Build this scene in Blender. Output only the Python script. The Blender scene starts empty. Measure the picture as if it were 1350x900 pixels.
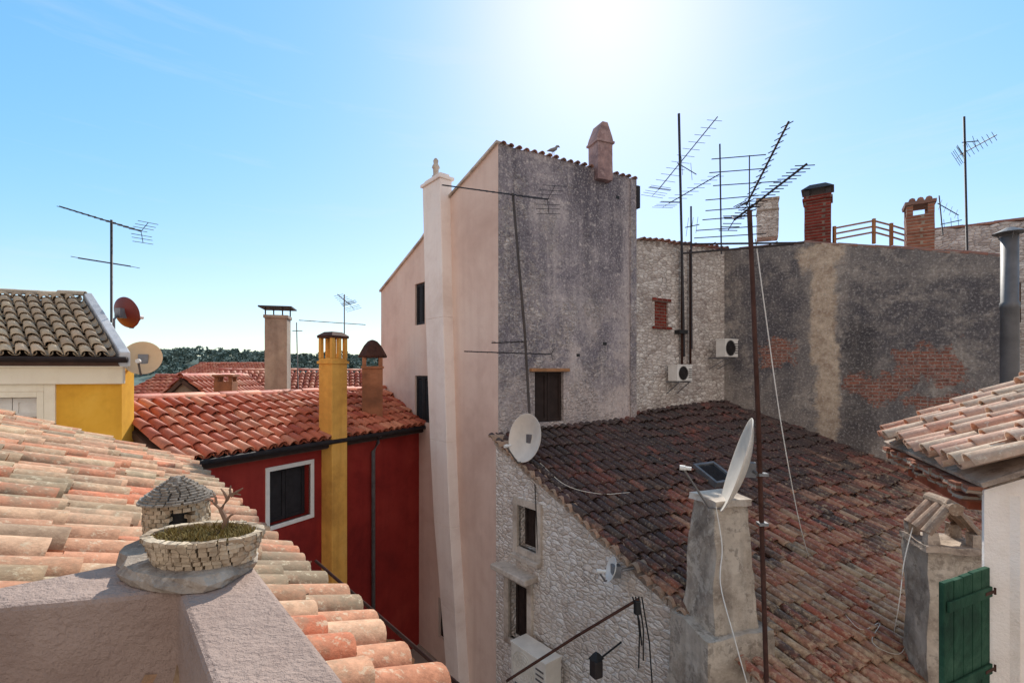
import bpy, bmesh, math, random
from mathutils import Vector, Matrix, noise
random.seed(11)
scene = bpy.context.scene
COL = scene.collection
CZ = 6.5; F = 650.0; CX = 675.0; HY = 490.0
V = Vector
R = math.radians
def W(px, py, Y): return V(((px-CX)/F*Y, Y, CZ+(HY-py)/F*Y))
def rnd(a, b): return random.uniform(a, b)

# ------------------------------------------------------------------ materials
def S(r, g, b):
    def l(c):
        c /= 255.0
        return c/12.92 if c <= .04045 else ((c+.055)/1.055)**2.4
    return (l(r), l(g), l(b), 1)
def mk(name, rough=.9, metal=0):
    m = bpy.data.materials.new(name); m.use_nodes = True
    b = m.node_tree.nodes['Principled BSDF']
    b.inputs['Roughness'].default_value = rough; b.inputs['Metallic'].default_value = metal
    if rough > .6: b.inputs['Specular IOR Level'].default_value = .2
    return m, m.node_tree, b
def nd(nt, t, inp=None, **props):
    n = nt.nodes.new(t)
    for k, v in props.items(): setattr(n, k, v)
    for k, v in (inp or {}).items():
        if isinstance(v, bpy.types.NodeSocket): nt.links.new(v, n.inputs[k])
        else: n.inputs[k].default_value = v
    return n
def coord(nt, scale=(1, 1, 1)):
    t = nd(nt, 'ShaderNodeTexCoord')
    return nd(nt, 'ShaderNodeMapping', {'Vector': t.outputs['Object'], 'Scale': scale}).outputs[0]
def nz(nt, v, sc, det=6, ro=.6, dist=0.0):
    return nd(nt, 'ShaderNodeTexNoise', {'Vector': v, 'Scale': sc, 'Detail': det, 'Roughness': ro, 'Distortion': dist}).outputs[0]
def ramp(nt, fac, stops):
    n = nd(nt, 'ShaderNodeValToRGB', {'Fac': fac}); e = n.color_ramp.elements
    while len(e) < len(stops): e.new(.5)
    for i, (p, c) in enumerate(stops):
        e[i].position = p; e[i].color = c if len(c) == 4 else (*c, 1)
    return n.outputs[0]
def bw(nt, fac, a, b): return ramp(nt, fac, [(a, (0, 0, 0, 1)), (b, (1, 1, 1, 1))])
def mix(nt, fac, a, b, blend='MIX'):
    n = nt.nodes.new('ShaderNodeMix'); n.data_type = 'RGBA'; n.blend_type = blend
    for i, v in ((0, fac), (6, a), (7, b)):
        if isinstance(v, bpy.types.NodeSocket): nt.links.new(v, n.inputs[i])
        else: n.inputs[i].default_value = v
    return n.outputs[2]
def mt(nt, op, a, b=0.0, c=0.0):
    n = nt.nodes.new('ShaderNodeMath'); n.operation = op
    for i, v in enumerate((a, b, c)):
        if isinstance(v, bpy.types.NodeSocket): nt.links.new(v, n.inputs[i])
        else: n.inputs[i].default_value = v
    return n.outputs[0]
def sm(nt, val, a, b):
    return nd(nt, 'ShaderNodeMapRange', {'Value': val, 'From Min': a, 'From Max': b}, interpolation_type='SMOOTHSTEP').outputs[0]
def band(nt, val, a, b, soft):
    return mt(nt, 'MULTIPLY', sm(nt, val, a-soft, a+soft), mt(nt, 'SUBTRACT', 1.0, sm(nt, val, b-soft, b+soft)))
def bump(nt, b, h, st=.5, d=.02):
    n = nd(nt, 'ShaderNodeBump', {'Height': h, 'Strength': st, 'Distance': d})
    nt.links.new(n.outputs[0], b.inputs['Normal'])
def setc(nt, b, c): nt.links.new(c, b.inputs['Base Color'])

def simple(name, c, rough=.6, metal=0, var=.25, sc=8):
    m, nt, b = mk(name, rough, metal); v = coord(nt)
    n = nz(nt, v, sc, 5); d = tuple(x*(1-var) for x in c[:3])+(1,)
    l = tuple(min(1, x*(1+var*.6)) for x in c[:3])+(1,)
    setc(nt, b, ramp(nt, n, [(.3, d), (.7, l)])); bump(nt, b, nz(nt, v, sc*6, 3), .15, .004)
    return m
def plaster_col(nt, v, vs, base, dark, light, sc=1.0, streak=.5, peel=0.0):
    n1 = nz(nt, v, .7*sc, 8, .65, .4); n2 = nz(nt, v, 3.5*sc, 8, .7)
    c = ramp(nt, n1, [(.32, dark), (.5, base), (.68, light)])
    c = mix(nt, mt(nt, 'MULTIPLY', bw(nt, n2, .5, .72), .55), c, dark)
    if peel:
        c = mix(nt, mt(nt, 'MULTIPLY', bw(nt, nz(nt, v, 1.3*sc, 10, .68, .3), .52, .57), peel*.7), c, light)
        c = mix(nt, mt(nt, 'MULTIPLY', bw(nt, nz(nt, v, 2.6*sc, 10, .7), .54, .6), peel*.7), c, dark)
        c = mix(nt, mt(nt, 'MULTIPLY', bw(nt, nz(nt, v, 11*sc, 8, .75), .55, .64), peel*.55), c, light)
    else:
        c = mix(nt, mt(nt, 'MULTIPLY', bw(nt, nz(nt, v, 9*sc, 5, .7), .58, .75), .35), c, light)
    st = nz(nt, vs, 1.0, 6, .6)
    c = mix(nt, mt(nt, 'MULTIPLY', bw(nt, st, .48, .75), streak), c, dark)
    return c
def grain(nt, v, c, amt, sc=26):      # fine light and dark grain of old render
    n = nz(nt, v, sc, 6, .75)
    c = mix(nt, mt(nt, 'MULTIPLY', bw(nt, n, .52, .62), amt), c, mix(nt, .6, c, (.85, .82, .79, 1)))
    return mix(nt, mt(nt, 'MULTIPLY', bw(nt, nz(nt, v, sc*.7, 6, .75, .3), .53, .63), amt), c, mix(nt, .6, c, (.03, .03, .035, 1)))
def plaster(name, base, dark, light, sc=1.0, streak=.4, bs=.35, peel=0.0):
    m, nt, b = mk(name); v = coord(nt); vs = coord(nt, (5, 5, .3))
    setc(nt, b, plaster_col(nt, v, vs, base, dark, light, sc, streak, peel))
    h = mt(nt, 'ADD', nz(nt, v, 60, 4, .7), mt(nt, 'MULTIPLY', nz(nt, v, 6, 5, .6), 2.0))
    bump(nt, b, h, bs, .012)
    return m
def rubble_nodes(nt, cols, mortar, sc=4.0, zs=1.8, joint=.07):
    v = coord(nt, (sc, sc, sc*zs))
    w = nd(nt, 'ShaderNodeTexNoise', {'Vector': v, 'Scale': .9, 'Detail': 3.0})
    vv = nd(nt, 'ShaderNodeVectorMath', {0: v, 1: w.outputs[1]}, operation='ADD').outputs[0]
    vo = nd(nt, 'ShaderNodeTexVoronoi', {'Vector': vv, 'Scale': 1.0, 'Randomness': .85})
    ve = nd(nt, 'ShaderNodeTexVoronoi', {'Vector': vv, 'Scale': 1.0, 'Randomness': .85}, feature='DISTANCE_TO_EDGE')
    sx = nd(nt, 'ShaderNodeSeparateColor', {0: vo.outputs['Color']})
    c = ramp(nt, sx.outputs[0], [(i/(len(cols)-1), k) for i, k in enumerate(cols)])
    o = coord(nt)
    c = mix(nt, .6, c, ramp(nt, nz(nt, o, 14, 7, .75), [(.3, (.5, .47, .45, 1)), (.56, (1, 1, 1, 1))]), 'MULTIPLY')
    e = mt(nt, 'ADD', ve.outputs[0], mt(nt, 'MULTIPLY', mt(nt, 'SUBTRACT', nz(nt, o, 10, 4), .5), .16))
    k = bw(nt, e, joint*.2, joint*1.3)
    c = mix(nt, k, mix(nt, bw(nt, nz(nt, o, 2.5, 5), .45, .65), mortar, tuple(x*.4 for x in mortar[:3])+(1,)), c)
    h = mt(nt, 'ADD', mt(nt, 'MULTIPLY', sm(nt, e, 0, .25), 3.0), nz(nt, o, 25, 5, .7))
    return c, h
def rubble(name, cols, mortar, sc=4.0, zs=1.8, joint=.07, stain=None, bs=.5):
    m, nt, b = mk(name); c, h = rubble_nodes(nt, cols, mortar, sc, zs, joint)
    o = coord(nt)
    if stain:
        c = mix(nt, mt(nt, 'MULTIPLY', bw(nt, nz(nt, o, 1.1, 8, .7), .5, .64), .45), c, stain)
        c = mix(nt, mt(nt, 'MULTIPLY', bw(nt, nz(nt, o, 9, 8, .7), .54, .62), .28), c, tuple(x*.5 for x in stain[:3])+(1,))
    setc(nt, b, c); bump(nt, b, h, bs, .03); return m
def brick_nodes(nt, s, z, c1, c2, mo, bw_=.24, rh=.075):
    cv = nd(nt, 'ShaderNodeCombineXYZ', {'X': s, 'Y': z}).outputs[0]
    n = nd(nt, 'ShaderNodeTexBrick', {'Vector': cv, 'Color1': c1, 'Color2': c2, 'Mortar': mo, 'Scale': 1.0,
        'Mortar Size': .011, 'Mortar Smooth': .3, 'Brick Width': bw_, 'Row Height': rh, 'Bias': -.1})
    return n.outputs[0], n.outputs[1]
def brick(name, c1, c2, mo):
    m, nt, b = mk(name); v = coord(nt)
    x = nd(nt, 'ShaderNodeSeparateXYZ', {0: v})
    w = mt(nt, 'MULTIPLY', nz(nt, v, 3, 3), .03)
    c, f = brick_nodes(nt, mt(nt, 'ADD', mt(nt, 'ADD', x.outputs[0], x.outputs[1]), w), mt(nt, 'ADD', x.outputs[2], w), c1, c2, mo)
    c = mix(nt, .6, c, ramp(nt, nz(nt, v, 7, 6, .7), [(.3, (.2, .18, .17, 1)), (.7, (1, 1, 1, 1))]), 'MULTIPLY')
    setc(nt, b, c); bump(nt, b, mt(nt, 'SUBTRACT', nz(nt, v, 30, 4), f), .7, .015); return m
def tile(name, stops, lichen, l0=.5, l1=.7, lamt=.8, dirt=.5, pale=None, fade=None, rough=.8, spec=.25):
    m, nt, b = mk(name, rough); v = coord(nt); b.inputs['Specular IOR Level'].default_value = spec
    g = nd(nt, 'ShaderNodeNewGeometry'); ri = g.outputs['Random Per Island']
    c = ramp(nt, ri, stops)
    if fade:      # older roof: tiles turn paler and buff towards the lower end
        y = nd(nt, 'ShaderNodeSeparateXYZ', {0: v}).outputs
        pos = sm(nt, mt(nt, 'SUBTRACT', mt(nt, 'MULTIPLY', y[0], .65), y[1]), -8.4, -2.6)
        pick = mt(nt, 'ADD', mt(nt, 'MULTIPLY', mt(nt, 'FRACT', mt(nt, 'MULTIPLY', ri, 91.3)), .6), mt(nt, 'MULTIPLY', nz(nt, v, .9, 6, .6), .8))
        pick = mt(nt, 'ADD', pick, mt(nt, 'MULTIPLY', pos, .8))
        c = mix(nt, mt(nt, 'MULTIPLY', bw(nt, mt(nt, 'SUBTRACT', pick, .5), .45, .85), .75), c, mix(nt, mt(nt, 'POWER', mt(nt, 'FRACT', mt(nt, 'MULTIPLY', ri, 53.7)), 1.2), S(180, 100, 76), fade))
    c = mix(nt, dirt, c, ramp(nt, nz(nt, v, 22, 6, .75), [(.3, (.25, .22, .2, 1)), (.65, (1, 1, 1, 1))]), 'MULTIPLY')
    big = mt(nt, 'ADD', mt(nt, 'MULTIPLY', nz(nt, v, 1.1, 6, .6), .55), mt(nt, 'MULTIPLY', nz(nt, v, 13, 5, .7), .35))
    big = mt(nt, 'ADD', big, mt(nt, 'MULTIPLY', mt(nt, 'FRACT', mt(nt, 'MULTIPLY', ri, 37.7)), .12))
    if fade: big = mt(nt, 'ADD', big, mt(nt, 'MULTIPLY', mt(nt, 'SUBTRACT', .45, pos), .18))
    c = mix(nt, mt(nt, 'MULTIPLY', bw(nt, big, l0, l1), lamt), c, lichen)
    if fade:      # pale lichen crust on the lower tiles
        lk = mt(nt, 'ADD', nz(nt, v, 11, 8, .75), mt(nt, 'MULTIPLY', mt(nt, 'SUBTRACT', pos, .6), .14))
        c = mix(nt, mt(nt, 'MULTIPLY', bw(nt, lk, .54, .64), .6), c, fade)
    if pale:
        c = mix(nt, mt(nt, 'MULTIPLY', bw(nt, nz(nt, v, 30, 6, .7), .56, .64), .6), c, pale)
    setc(nt, b, c)
    bump(nt, b, mt(nt, 'ADD', nz(nt, v, 90, 4, .7), mt(nt, 'MULTIPLY', nz(nt, v, 18, 4), 1.5)), .4, .006)
    return m

M = {}
M['pink'] = plaster('pink_plaster', S(228, 202, 188), S(206, 176, 162), S(236, 214, 200), .5, .4, .25)
M['pil'] = plaster('lit_pink_plaster', S(247, 236, 229), S(226, 211, 202), S(251, 243, 236), .7, .35, .25)  # pink plaster made paler: the light the flue catches is in its colour
M['red'] = plaster('red_plaster', S(146, 46, 41), S(112, 33, 32), S(160, 58, 50), .8, .45, .2)
M['yellow'] = plaster('ochre_plaster', S(234, 178, 66), S(206, 148, 52), S(242, 192, 84), .8, .35, .2)
M['yellow2'] = plaster('ochre_chimney_plaster', S(226, 172, 86), S(180, 130, 66), S(236, 188, 104), .9, .5, .25)
M['brownpl'] = plaster('brown_chimney_plaster', S(170, 116, 86), S(116, 80, 62), S(190, 140, 108), 1.2, .5, .3)
M['cream'] = plaster('cream_plaster', S(242, 232, 208), S(222, 210, 186), S(248, 240, 220), .7, .25, .15)
M['white'] = plaster('white_stucco', S(254, 244, 234), S(232, 218, 204), S(255, 249, 242), 1.0, .5, .7)
M['stucco'] = plaster('mauve_stucco', S(166, 144, 132), S(144, 122, 112), S(180, 158, 146), 2.0, .3, 1.0)
M['taupe'] = plaster('taupe_render', S(166, 150, 136), S(124, 110, 98), S(186, 172, 154), 1.2, .5, .3)
M['oldrender'] = plaster('weathered_render', S(188, 174, 158), S(112, 100, 90), S(220, 208, 192), 1.8, .6, .8, .8)
M['mortar'] = plaster('old_mortar', S(184, 166, 150), S(112, 96, 86), S(216, 198, 180), 2.5, .4, .9, .7)
M['deck'] = simple('roof_bedding_mortar', S(92, 72, 64), .95)
M['stone'] = rubble('white_rubble_stone', [S(212, 198, 186), S(246, 239, 230), S(228, 217, 206), S(254, 250, 245), S(237, 228, 218)], S(212, 197, 184), 7.0, 2.1, .05, S(192, 172, 156))
M['stone2'] = rubble('grey_rubble_stone', [S(176, 164, 156), S(232, 224, 216), S(200, 190, 182), S(242, 236, 228), S(210, 200, 190)], S(174, 158, 148), 6.4, 2.2, .05, S(146, 132, 126))
M['pale_stone'] = rubble('pale_dry_stone', [S(170, 148, 124), S(212, 194, 168), S(192, 172, 146)], S(152, 132, 110), 18, 1.2, .02, None, .4)
M['slate'] = plaster('grey_slab_stone', S(158, 148, 136), S(124, 114, 104), S(178, 168, 156), 8, .2, .5)
M['brick'] = brick('red_chimney_brick', S(154, 66, 54), S(116, 52, 44), S(140, 120, 108))
M['brick2'] = brick('pale_chimney_brick', S(182, 122, 98), S(156, 100, 80), S(184, 166, 148))
M['pinkbrick'] = plaster('worn_pink_brick_render', S(176, 146, 142), S(120, 100, 102), S(200, 172, 168), 2.0, .5, .7, .7)
M['t_fore'] = tile('sunlit_old_clay_tile', [(0, S(206, 138, 104)), (.14, S(226, 180, 146)), (.28, S(176, 150, 120)), (.42, S(218, 126, 90)), (.55, S(222, 194, 158)), (.68, S(206, 146, 114)), (.8, S(160, 142, 118)), (.9, S(228, 160, 122)), (1, S(214, 186, 156))],
    S(132, 120, 98), .47, .6, .8, .6, S(206, 192, 164))
M['t_dark'] = tile('dark_weathered_clay_tile', [(0, S(78, 53, 50)), (.15, S(138, 72, 60)), (.3, S(96, 62, 56)), (.45, S(152, 80, 65)), (.6, S(72, 57, 55)), (.75, S(126, 68, 58)), (.9, S(164, 92, 74)), (1, S(108, 69, 61))],
    S(52, 46, 46), .44, .57, .85, .58, S(160, 146, 128), S(196, 176, 146), .55, .4)
M['t_red'] = tile('orange_clay_tile', [(0, S(198, 102, 74)), (.3, S(218, 132, 100)), (.6, S(180, 86, 64)), (.8, S(228, 156, 122)), (1, S(206, 110, 80))], S(136, 94, 76), .53, .7, .65, .45, None, None, .6, .35)
M['t_tan'] = tile('tan_clay_tile', [(0, S(196, 178, 154)), (.4, S(214, 196, 168)), (.7, S(176, 158, 136)), (1, S(222, 200, 172))], S(144, 132, 116), .5, .68, .6, .4)
M['t_right'] = tile('pale_worn_clay_tile', [(0, S(228, 178, 154)), (.3, S(216, 190, 166)), (.5, S(220, 152, 124)), (.7, S(234, 206, 184)), (.85, S(208, 136, 108)), (1, S(224, 198, 172))], S(164, 146, 126), .5, .64, .65, .45, S(232, 218, 194))
M['t_old'] = tile('grey_brown_weathered_tile', [(0, S(190, 150, 126)), (.5, S(174, 146, 124)), (1, S(204, 164, 138))], S(132, 118, 104), .47, .62, .7, .5, S(200, 186, 164))
M['t_edge'] = tile('edge_clay_tile', [(0, S(176, 118, 100)), (.5, S(148, 106, 92)), (1, S(194, 140, 118))], S(116, 100, 92), .45, .62, .7, .5)
M['steel'] = simple('grey_galvanised_steel', S(136, 138, 142), .45, .6, .3)
M['flue'] = simple('dull_flue_steel', S(112, 111, 112), .55, .3, .35, 3)
M['darkmetal'] = simple('dark_aerial_metal', S(62, 57, 57), .6, .4)
M['rust'] = simple('rusty_brown_steel', S(80, 54, 46), .8, .2, .4)
M['alu'] = simple('dull_aluminium', S(122, 118, 116), .5, .6)
M['mastgrey'] = simple('dull_brown_grey_mast', S(84, 76, 72), .7, .2)
M['whitep'] = simple('white_painted_plastic', S(232, 230, 224), .5, 0, .1)
M['creamp'] = simple('aged_white_plastic', S(232, 226, 214), .55, 0, .12, 5)
M['ivory'] = simple('ivory_dish_paint', S(222, 212, 198), .5, 0, .15, 4)
M['beige'] = simple('beige_dish_paint', S(224, 192, 152), .5, 0, .1, 4)
M['maroon'] = simple('maroon_dish_paint', S(116, 44, 40), .5, 0, .2, 4)
M['black'] = simple('black_plastic', S(28, 28, 30), .6, 0, .3)
M['shade'] = simple('dark_brown_shutter_paint', S(54, 43, 40), .7, 0, .3)
M['greyshut'] = simple('charcoal_shutter_paint', S(50, 48, 50), .7, 0, .3)
M['green'] = plaster('worn_green_shutter_paint', S(42, 78, 60), S(26, 50, 40), S(70, 102, 82), 4, .6, .3)
M['wood'] = simple('weathered_wood', S(170, 124, 88), .85, 0, .35, 6)
M['beam'] = simple('red_brown_timber', S(158, 84, 60), .8, 0, .4, 6)
M['limestone'] = plaster('limestone_trim', S(206, 194, 180), S(154, 140, 128), S(224, 214, 202), 3, .4, .4, .3)
M['verge'] = plaster('pale_blue_grey_verge', S(196, 200, 204), S(160, 164, 170), S(214, 216, 218), 2, .4, .3)
M['glass'] = simple('dark_window_glass', S(30, 32, 36), .2, 0, .2)
M['soil'] = simple('dry_soil', S(118, 98, 70), .95, 0, .4, 30)
M['straw'] = simple('dry_mossy_straw', S(140, 122, 74), .9, 0, .45, 30)
M['bark'] = simple('grey_brown_twig_bark', S(138, 110, 92), .9, 0, .35, 30)
M['leaf'] = simple('hazed_pine_foliage', (.13, .185, .165, 1), .9, 0, .3, .3)  # haze of distance painted into the leaf colour
M['hillm'] = simple('hazed_scrub_hillside', (.12, .17, .15, 1), .95, 0, .3, .1)  # hill follows the hazed tone of the foliage
M['groundm'] = simple('dusty_paving', S(150, 138, 128), .95, 0, .3, .7)
M['feather'] = simple('gull_feather', S(140, 136, 136), .9, 0, .3, 20)

# ------------------------------------------------------------------ mesh builder
def pip(x, y, P):
    c = False; j = len(P)-1
    for i in range(len(P)):
        if (P[i][1] > y) != (P[j][1] > y) and x < (P[j][0]-P[i][0])*(y-P[i][1])/(P[j][1]-P[i][1])+P[i][0]: c = not c
        j = i
    return c
class MB:
    def __init__(s): s.v = []; s.f = []
    def add(s, vs, fs):
        n = len(s.v); s.v += [tuple(x) for x in vs]; s.f += [tuple(i+n for i in f) for f in fs]; return s
    def hexa(s, P):
        return s.add(P, [(3, 2, 1, 0), (4, 5, 6, 7), (0, 1, 5, 4), (1, 2, 6, 5), (2, 3, 7, 6), (3, 0, 4, 7)])
    def box(s, c, sz, rz=0, jit=0, rot=None):
        q = rot or Matrix.Rotation(rz, 3, 'Z'); c = V(c); P = []
        for z in (-1, 1):
            for x, y in ((-1, -1), (1, -1), (1, 1), (-1, 1)):
                p = V((x*sz[0]/2, y*sz[1]/2, z*sz[2]/2))
                if jit: p += V((rnd(-jit, jit), rnd(-jit, jit), rnd(-jit, jit)))
                P.append(c+q@p)
        return s.hexa(P)
    def rbox(s, P, n=6, amp=.02, fr=3.0):
        P = [V(p) for p in P]
        for q in ((3, 2, 1, 0), (4, 5, 6, 7), (0, 1, 5, 4), (1, 2, 6, 5), (2, 3, 7, 6), (3, 0, 4, 7)):
            a, b, c, d = [P[i] for i in q]; vs = []; fs = []
            for i in range(n+1):
                for j in range(n+1):
                    u, w = i/n, j/n
                    p = a*(1-u)*(1-w)+b*u*(1-w)+c*u*w+d*(1-u)*w
                    vs.append(p+noise.noise_vector(p*fr)*amp+noise.noise_vector(p*fr*4)*amp*.4)
            for i in range(n):
                for j in range(n):
                    k = i*(n+1)+j; fs.append((k, k+n+1, k+n+2, k+1))
            s.add(vs, fs)
        return s
    def tube(s, pts, r, n=6):
        pts = [V(p) for p in pts]; m = len(pts); vs = []; fs = []
        rs = r if isinstance(r, (list, tuple)) else [r]*m
        for i, p in enumerate(pts):
            t = (pts[min(i+1, m-1)]-pts[max(i-1, 0)]).normalized()
            ref = V((0, 0, 1)) if abs(t.z) < .9 else V((1, 0, 0))
            a = t.cross(ref).normalized(); b = t.cross(a)
            for k in range(n):
                an = 2*math.pi*k/n; vs.append(p+(a*math.cos(an)+b*math.sin(an))*rs[i])
        for i in range(m-1):
            for k in range(n):
                fs.append((i*n+k, i*n+(k+1) % n, (i+1)*n+(k+1) % n, (i+1)*n+k))
        fs.append(tuple(range(n))); fs.append(tuple(range((m-1)*n, m*n)))
        return s.add(vs, fs)
    def lathe(s, c, prof, n=20, axis=(0, 0, 1)):
        q = V(axis).normalized().to_track_quat('Z', 'Y'); c = V(c); vs = []; fs = []
        for r, h in prof:
            for k in range(n):
                an = 2*math.pi*k/n; vs.append(c+q@V((r*math.cos(an), r*math.sin(an), h)))
        for i in range(len(prof)-1):
            for k in range(n): fs.append((i*n+k, i*n+(k+1) % n, (i+1)*n+(k+1) % n, (i+1)*n+k))
        return s.add(vs, fs)
    def prism(s, poly, up):
        n = len(poly); P = [V(p) for p in poly]; up = V(up)
        return s.add(P+[p+up for p in P], [tuple(range(n))[::-1], tuple(range(n, 2*n))]+[(i, (i+1) % n, n+(i+1) % n, n+i) for i in range(n)])
    def build(s, name, mat, parent=None, label=None, smooth=False, bev=0, Mx=None):
        me = bpy.data.meshes.new(name); me.from_pydata(s.v, [], s.f); me.update()
        me.materials.append(mat); o = bpy.data.objects.new(name, me); COL.objects.link(o)
        if smooth:
            for p in me.polygons: p.use_smooth = True
        if Mx is not None: o.matrix_basis = Mx
        if parent:
            o.parent = parent
            if parent.type == 'EMPTY': o.matrix_parent_inverse = Matrix.Translation(parent.location).inverted()
        if bev:
            b = o.modifiers.new('bevel', 'BEVEL'); b.width = bev; b.segments = 2; b.limit_method = 'ANGLE'
        if label: o['label'] = label
        return o
def tag(o, label, cat, group=None, kind=None):
    if label: o['label'] = label
    if cat: o['category'] = cat
    if group: o['group'] = group
    if kind: o['kind'] = kind
    return o
def thing(name, loc, label, cat, group=None):
    o = bpy.data.objects.new(name, None); COL.objects.link(o); o.location = loc
    o.empty_display_size = .2
    return tag(o, label, cat, group)

class Fr:      # a vertical wall plane: x to the right, y into the wall, z up (absolute)
    def __init__(s, p0, p1):
        s.o = V((p0[0], p0[1], 0)); d = V((p1[0]-p0[0], p1[1]-p0[1], 0)); s.L = d.length
        s.x = d.normalized(); s.y = V((-s.x.y, s.x.x, 0))
        s.M = Matrix(((s.x.x, s.y.x, 0, s.o.x), (s.x.y, s.y.y, 0, s.o.y), (0, 0, 1, 0), (0, 0, 0, 1)))
    def pt(s, a, b, z): return s.o+s.x*a+s.y*b+V((0, 0, z))
    def hit(s, px, py, off=0):
        dx = (px-CX)/F; o = s.o+s.y*off
        a = (dx*o.y-o.x)/(s.x.x-dx*s.x.y); t = o.y+a*s.x.y
        return a, CZ+(HY-py)/F*t
    def rect(s, x0, y0, x1, y1):
        a0, zt0 = s.hit(x0, y0); a1, zt1 = s.hit(x1, y0); _, zb0 = s.hit(x0, y1); _, zb1 = s.hit(x1, y1)
        return (a0, (zb0+zb1)/2, a1, (zt0+zt1)/2)
    def bx(s, mb, a0, a1, b0, b1, z0, z1):
        return mb.hexa([s.pt(a0, b0, z0), s.pt(a1, b0, z0), s.pt(a1, b1, z0), s.pt(a0, b1, z0),
                        s.pt(a0, b0, z1), s.pt(a1, b0, z1), s.pt(a1, b1, z1), s.pt(a0, b1, z1)])
def wall(name, fr, outline, mat, parent, holes=(), th=.35, label=None):
    bm = bmesh.new(); edges = []
    def loop(pts, y=0.0):
        vs = [bm.verts.new((a, y, z)) for a, z in pts]
        return vs, [bm.edges.new((vs[i], vs[(i+1) % len(vs)])) for i in range(len(vs))]
    ov, oe = loop(outline); edges += oe; hv = []
    for h in holes:
        vs, es = loop([(h[0], h[1]), (h[2], h[1]), (h[2], h[3]), (h[0], h[3])]); edges += es; hv.append(vs)
    bmesh.ops.triangle_fill(bm, use_beauty=True, use_dissolve=False, edges=edges)
    def side(vs, d, cap):
        bk = [bm.verts.new((v.co.x, d, v.co.z)) for v in vs]; n = len(vs)
        for i in range(n): bm.faces.new((vs[i], vs[(i+1) % n], bk[(i+1) % n], bk[i]))
        if cap: bm.faces.new(bk)
    for vs in hv: side(vs, .24 if th > .25 else th*.7, True)
    side(ov, th, True)
    me = bpy.data.meshes.new(name); bm.to_mesh(me); bm.free(); me.materials.append(mat)
    o = bpy.data.objects.new(name, me); COL.objects.link(o); o.matrix_basis = fr.M
    if parent:
        o.parent = parent; o.matrix_parent_inverse = Matrix.Translation(parent.location).inverted()
    if label: o['label'] = label
    return o
def rough_line(p, q, n, amp):
    out = []
    for i in range(n+1):
        t = i/n; k = amp if 0 < i < n else 0
        out.append((p[0]+(q[0]-p[0])*t, p[1]+(q[1]-p[1])*t+rnd(-k, k)))
    return out
def window(fr, h, parent, shut, framem=None, fw=.07, slats=True, depth=.12, label=None, sill=None, proud=.02):
    a0, z0, a1, z1 = h; mb = MB(); mid = (a0+a1)/2
    for (l, r) in ((a0+.01, mid-.006), (mid+.006, a1-.01)):
        w = min(.06, (r-l)*.25)
        fr.bx(mb, l, l+w, depth-.02, depth+.02, z0+.01, z1-.01); fr.bx(mb, r-w, r, depth-.02, depth+.02, z0+.01, z1-.01)
        fr.bx(mb, l+w, r-w, depth-.02, depth+.02, z0+.01, z0+.07); fr.bx(mb, l+w, r-w, depth-.02, depth+.02, z1-.07, z1-.01)
        if slats:
            z = z0+.09
            while z < z1-.09:
                mb.hexa([fr.pt(l+w, depth-.012, z), fr.pt(r-w, depth-.012, z), fr.pt(r-w, depth+.015, z+.03), fr.pt(l+w, depth+.015, z+.03),
                         fr.pt(l+w, depth-.012, z+.008), fr.pt(r-w, depth-.012, z+.008), fr.pt(r-w, depth+.015, z+.038), fr.pt(l+w, depth+.015, z+.038)]); z += .04
        else: fr.bx(mb, l+w, r-w, depth, depth+.01, z0+.07, z1-.07)
    o = mb.build('window', shut, parent, label)
    bk = MB(); fr.bx(bk, a0+.004, a1-.004, depth+.03, depth+.04, z0+.004, z1-.004); bk.build('pane', M['glass'], o)
    if framem:
        f = MB()
        fr.bx(f, a0-fw, a0, -proud, .05, z0-fw, z1+fw); fr.bx(f, a1, a1+fw, -proud, .05, z0-fw, z1+fw)
        fr.bx(f, a0, a1, -proud, .05, z1, z1+fw); fr.bx(f, a0, a1, -proud, .05, z0-fw, z0)
        f.build('frame', framem, o, bev=.006)
    if sill:
        f = MB(); fr.bx(f, a0-.1, a1+.1, -.12, .06, z0-fw-.085, z0-fw-.003); f.build('sill', sill, o, bev=.01)
    return o

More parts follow.
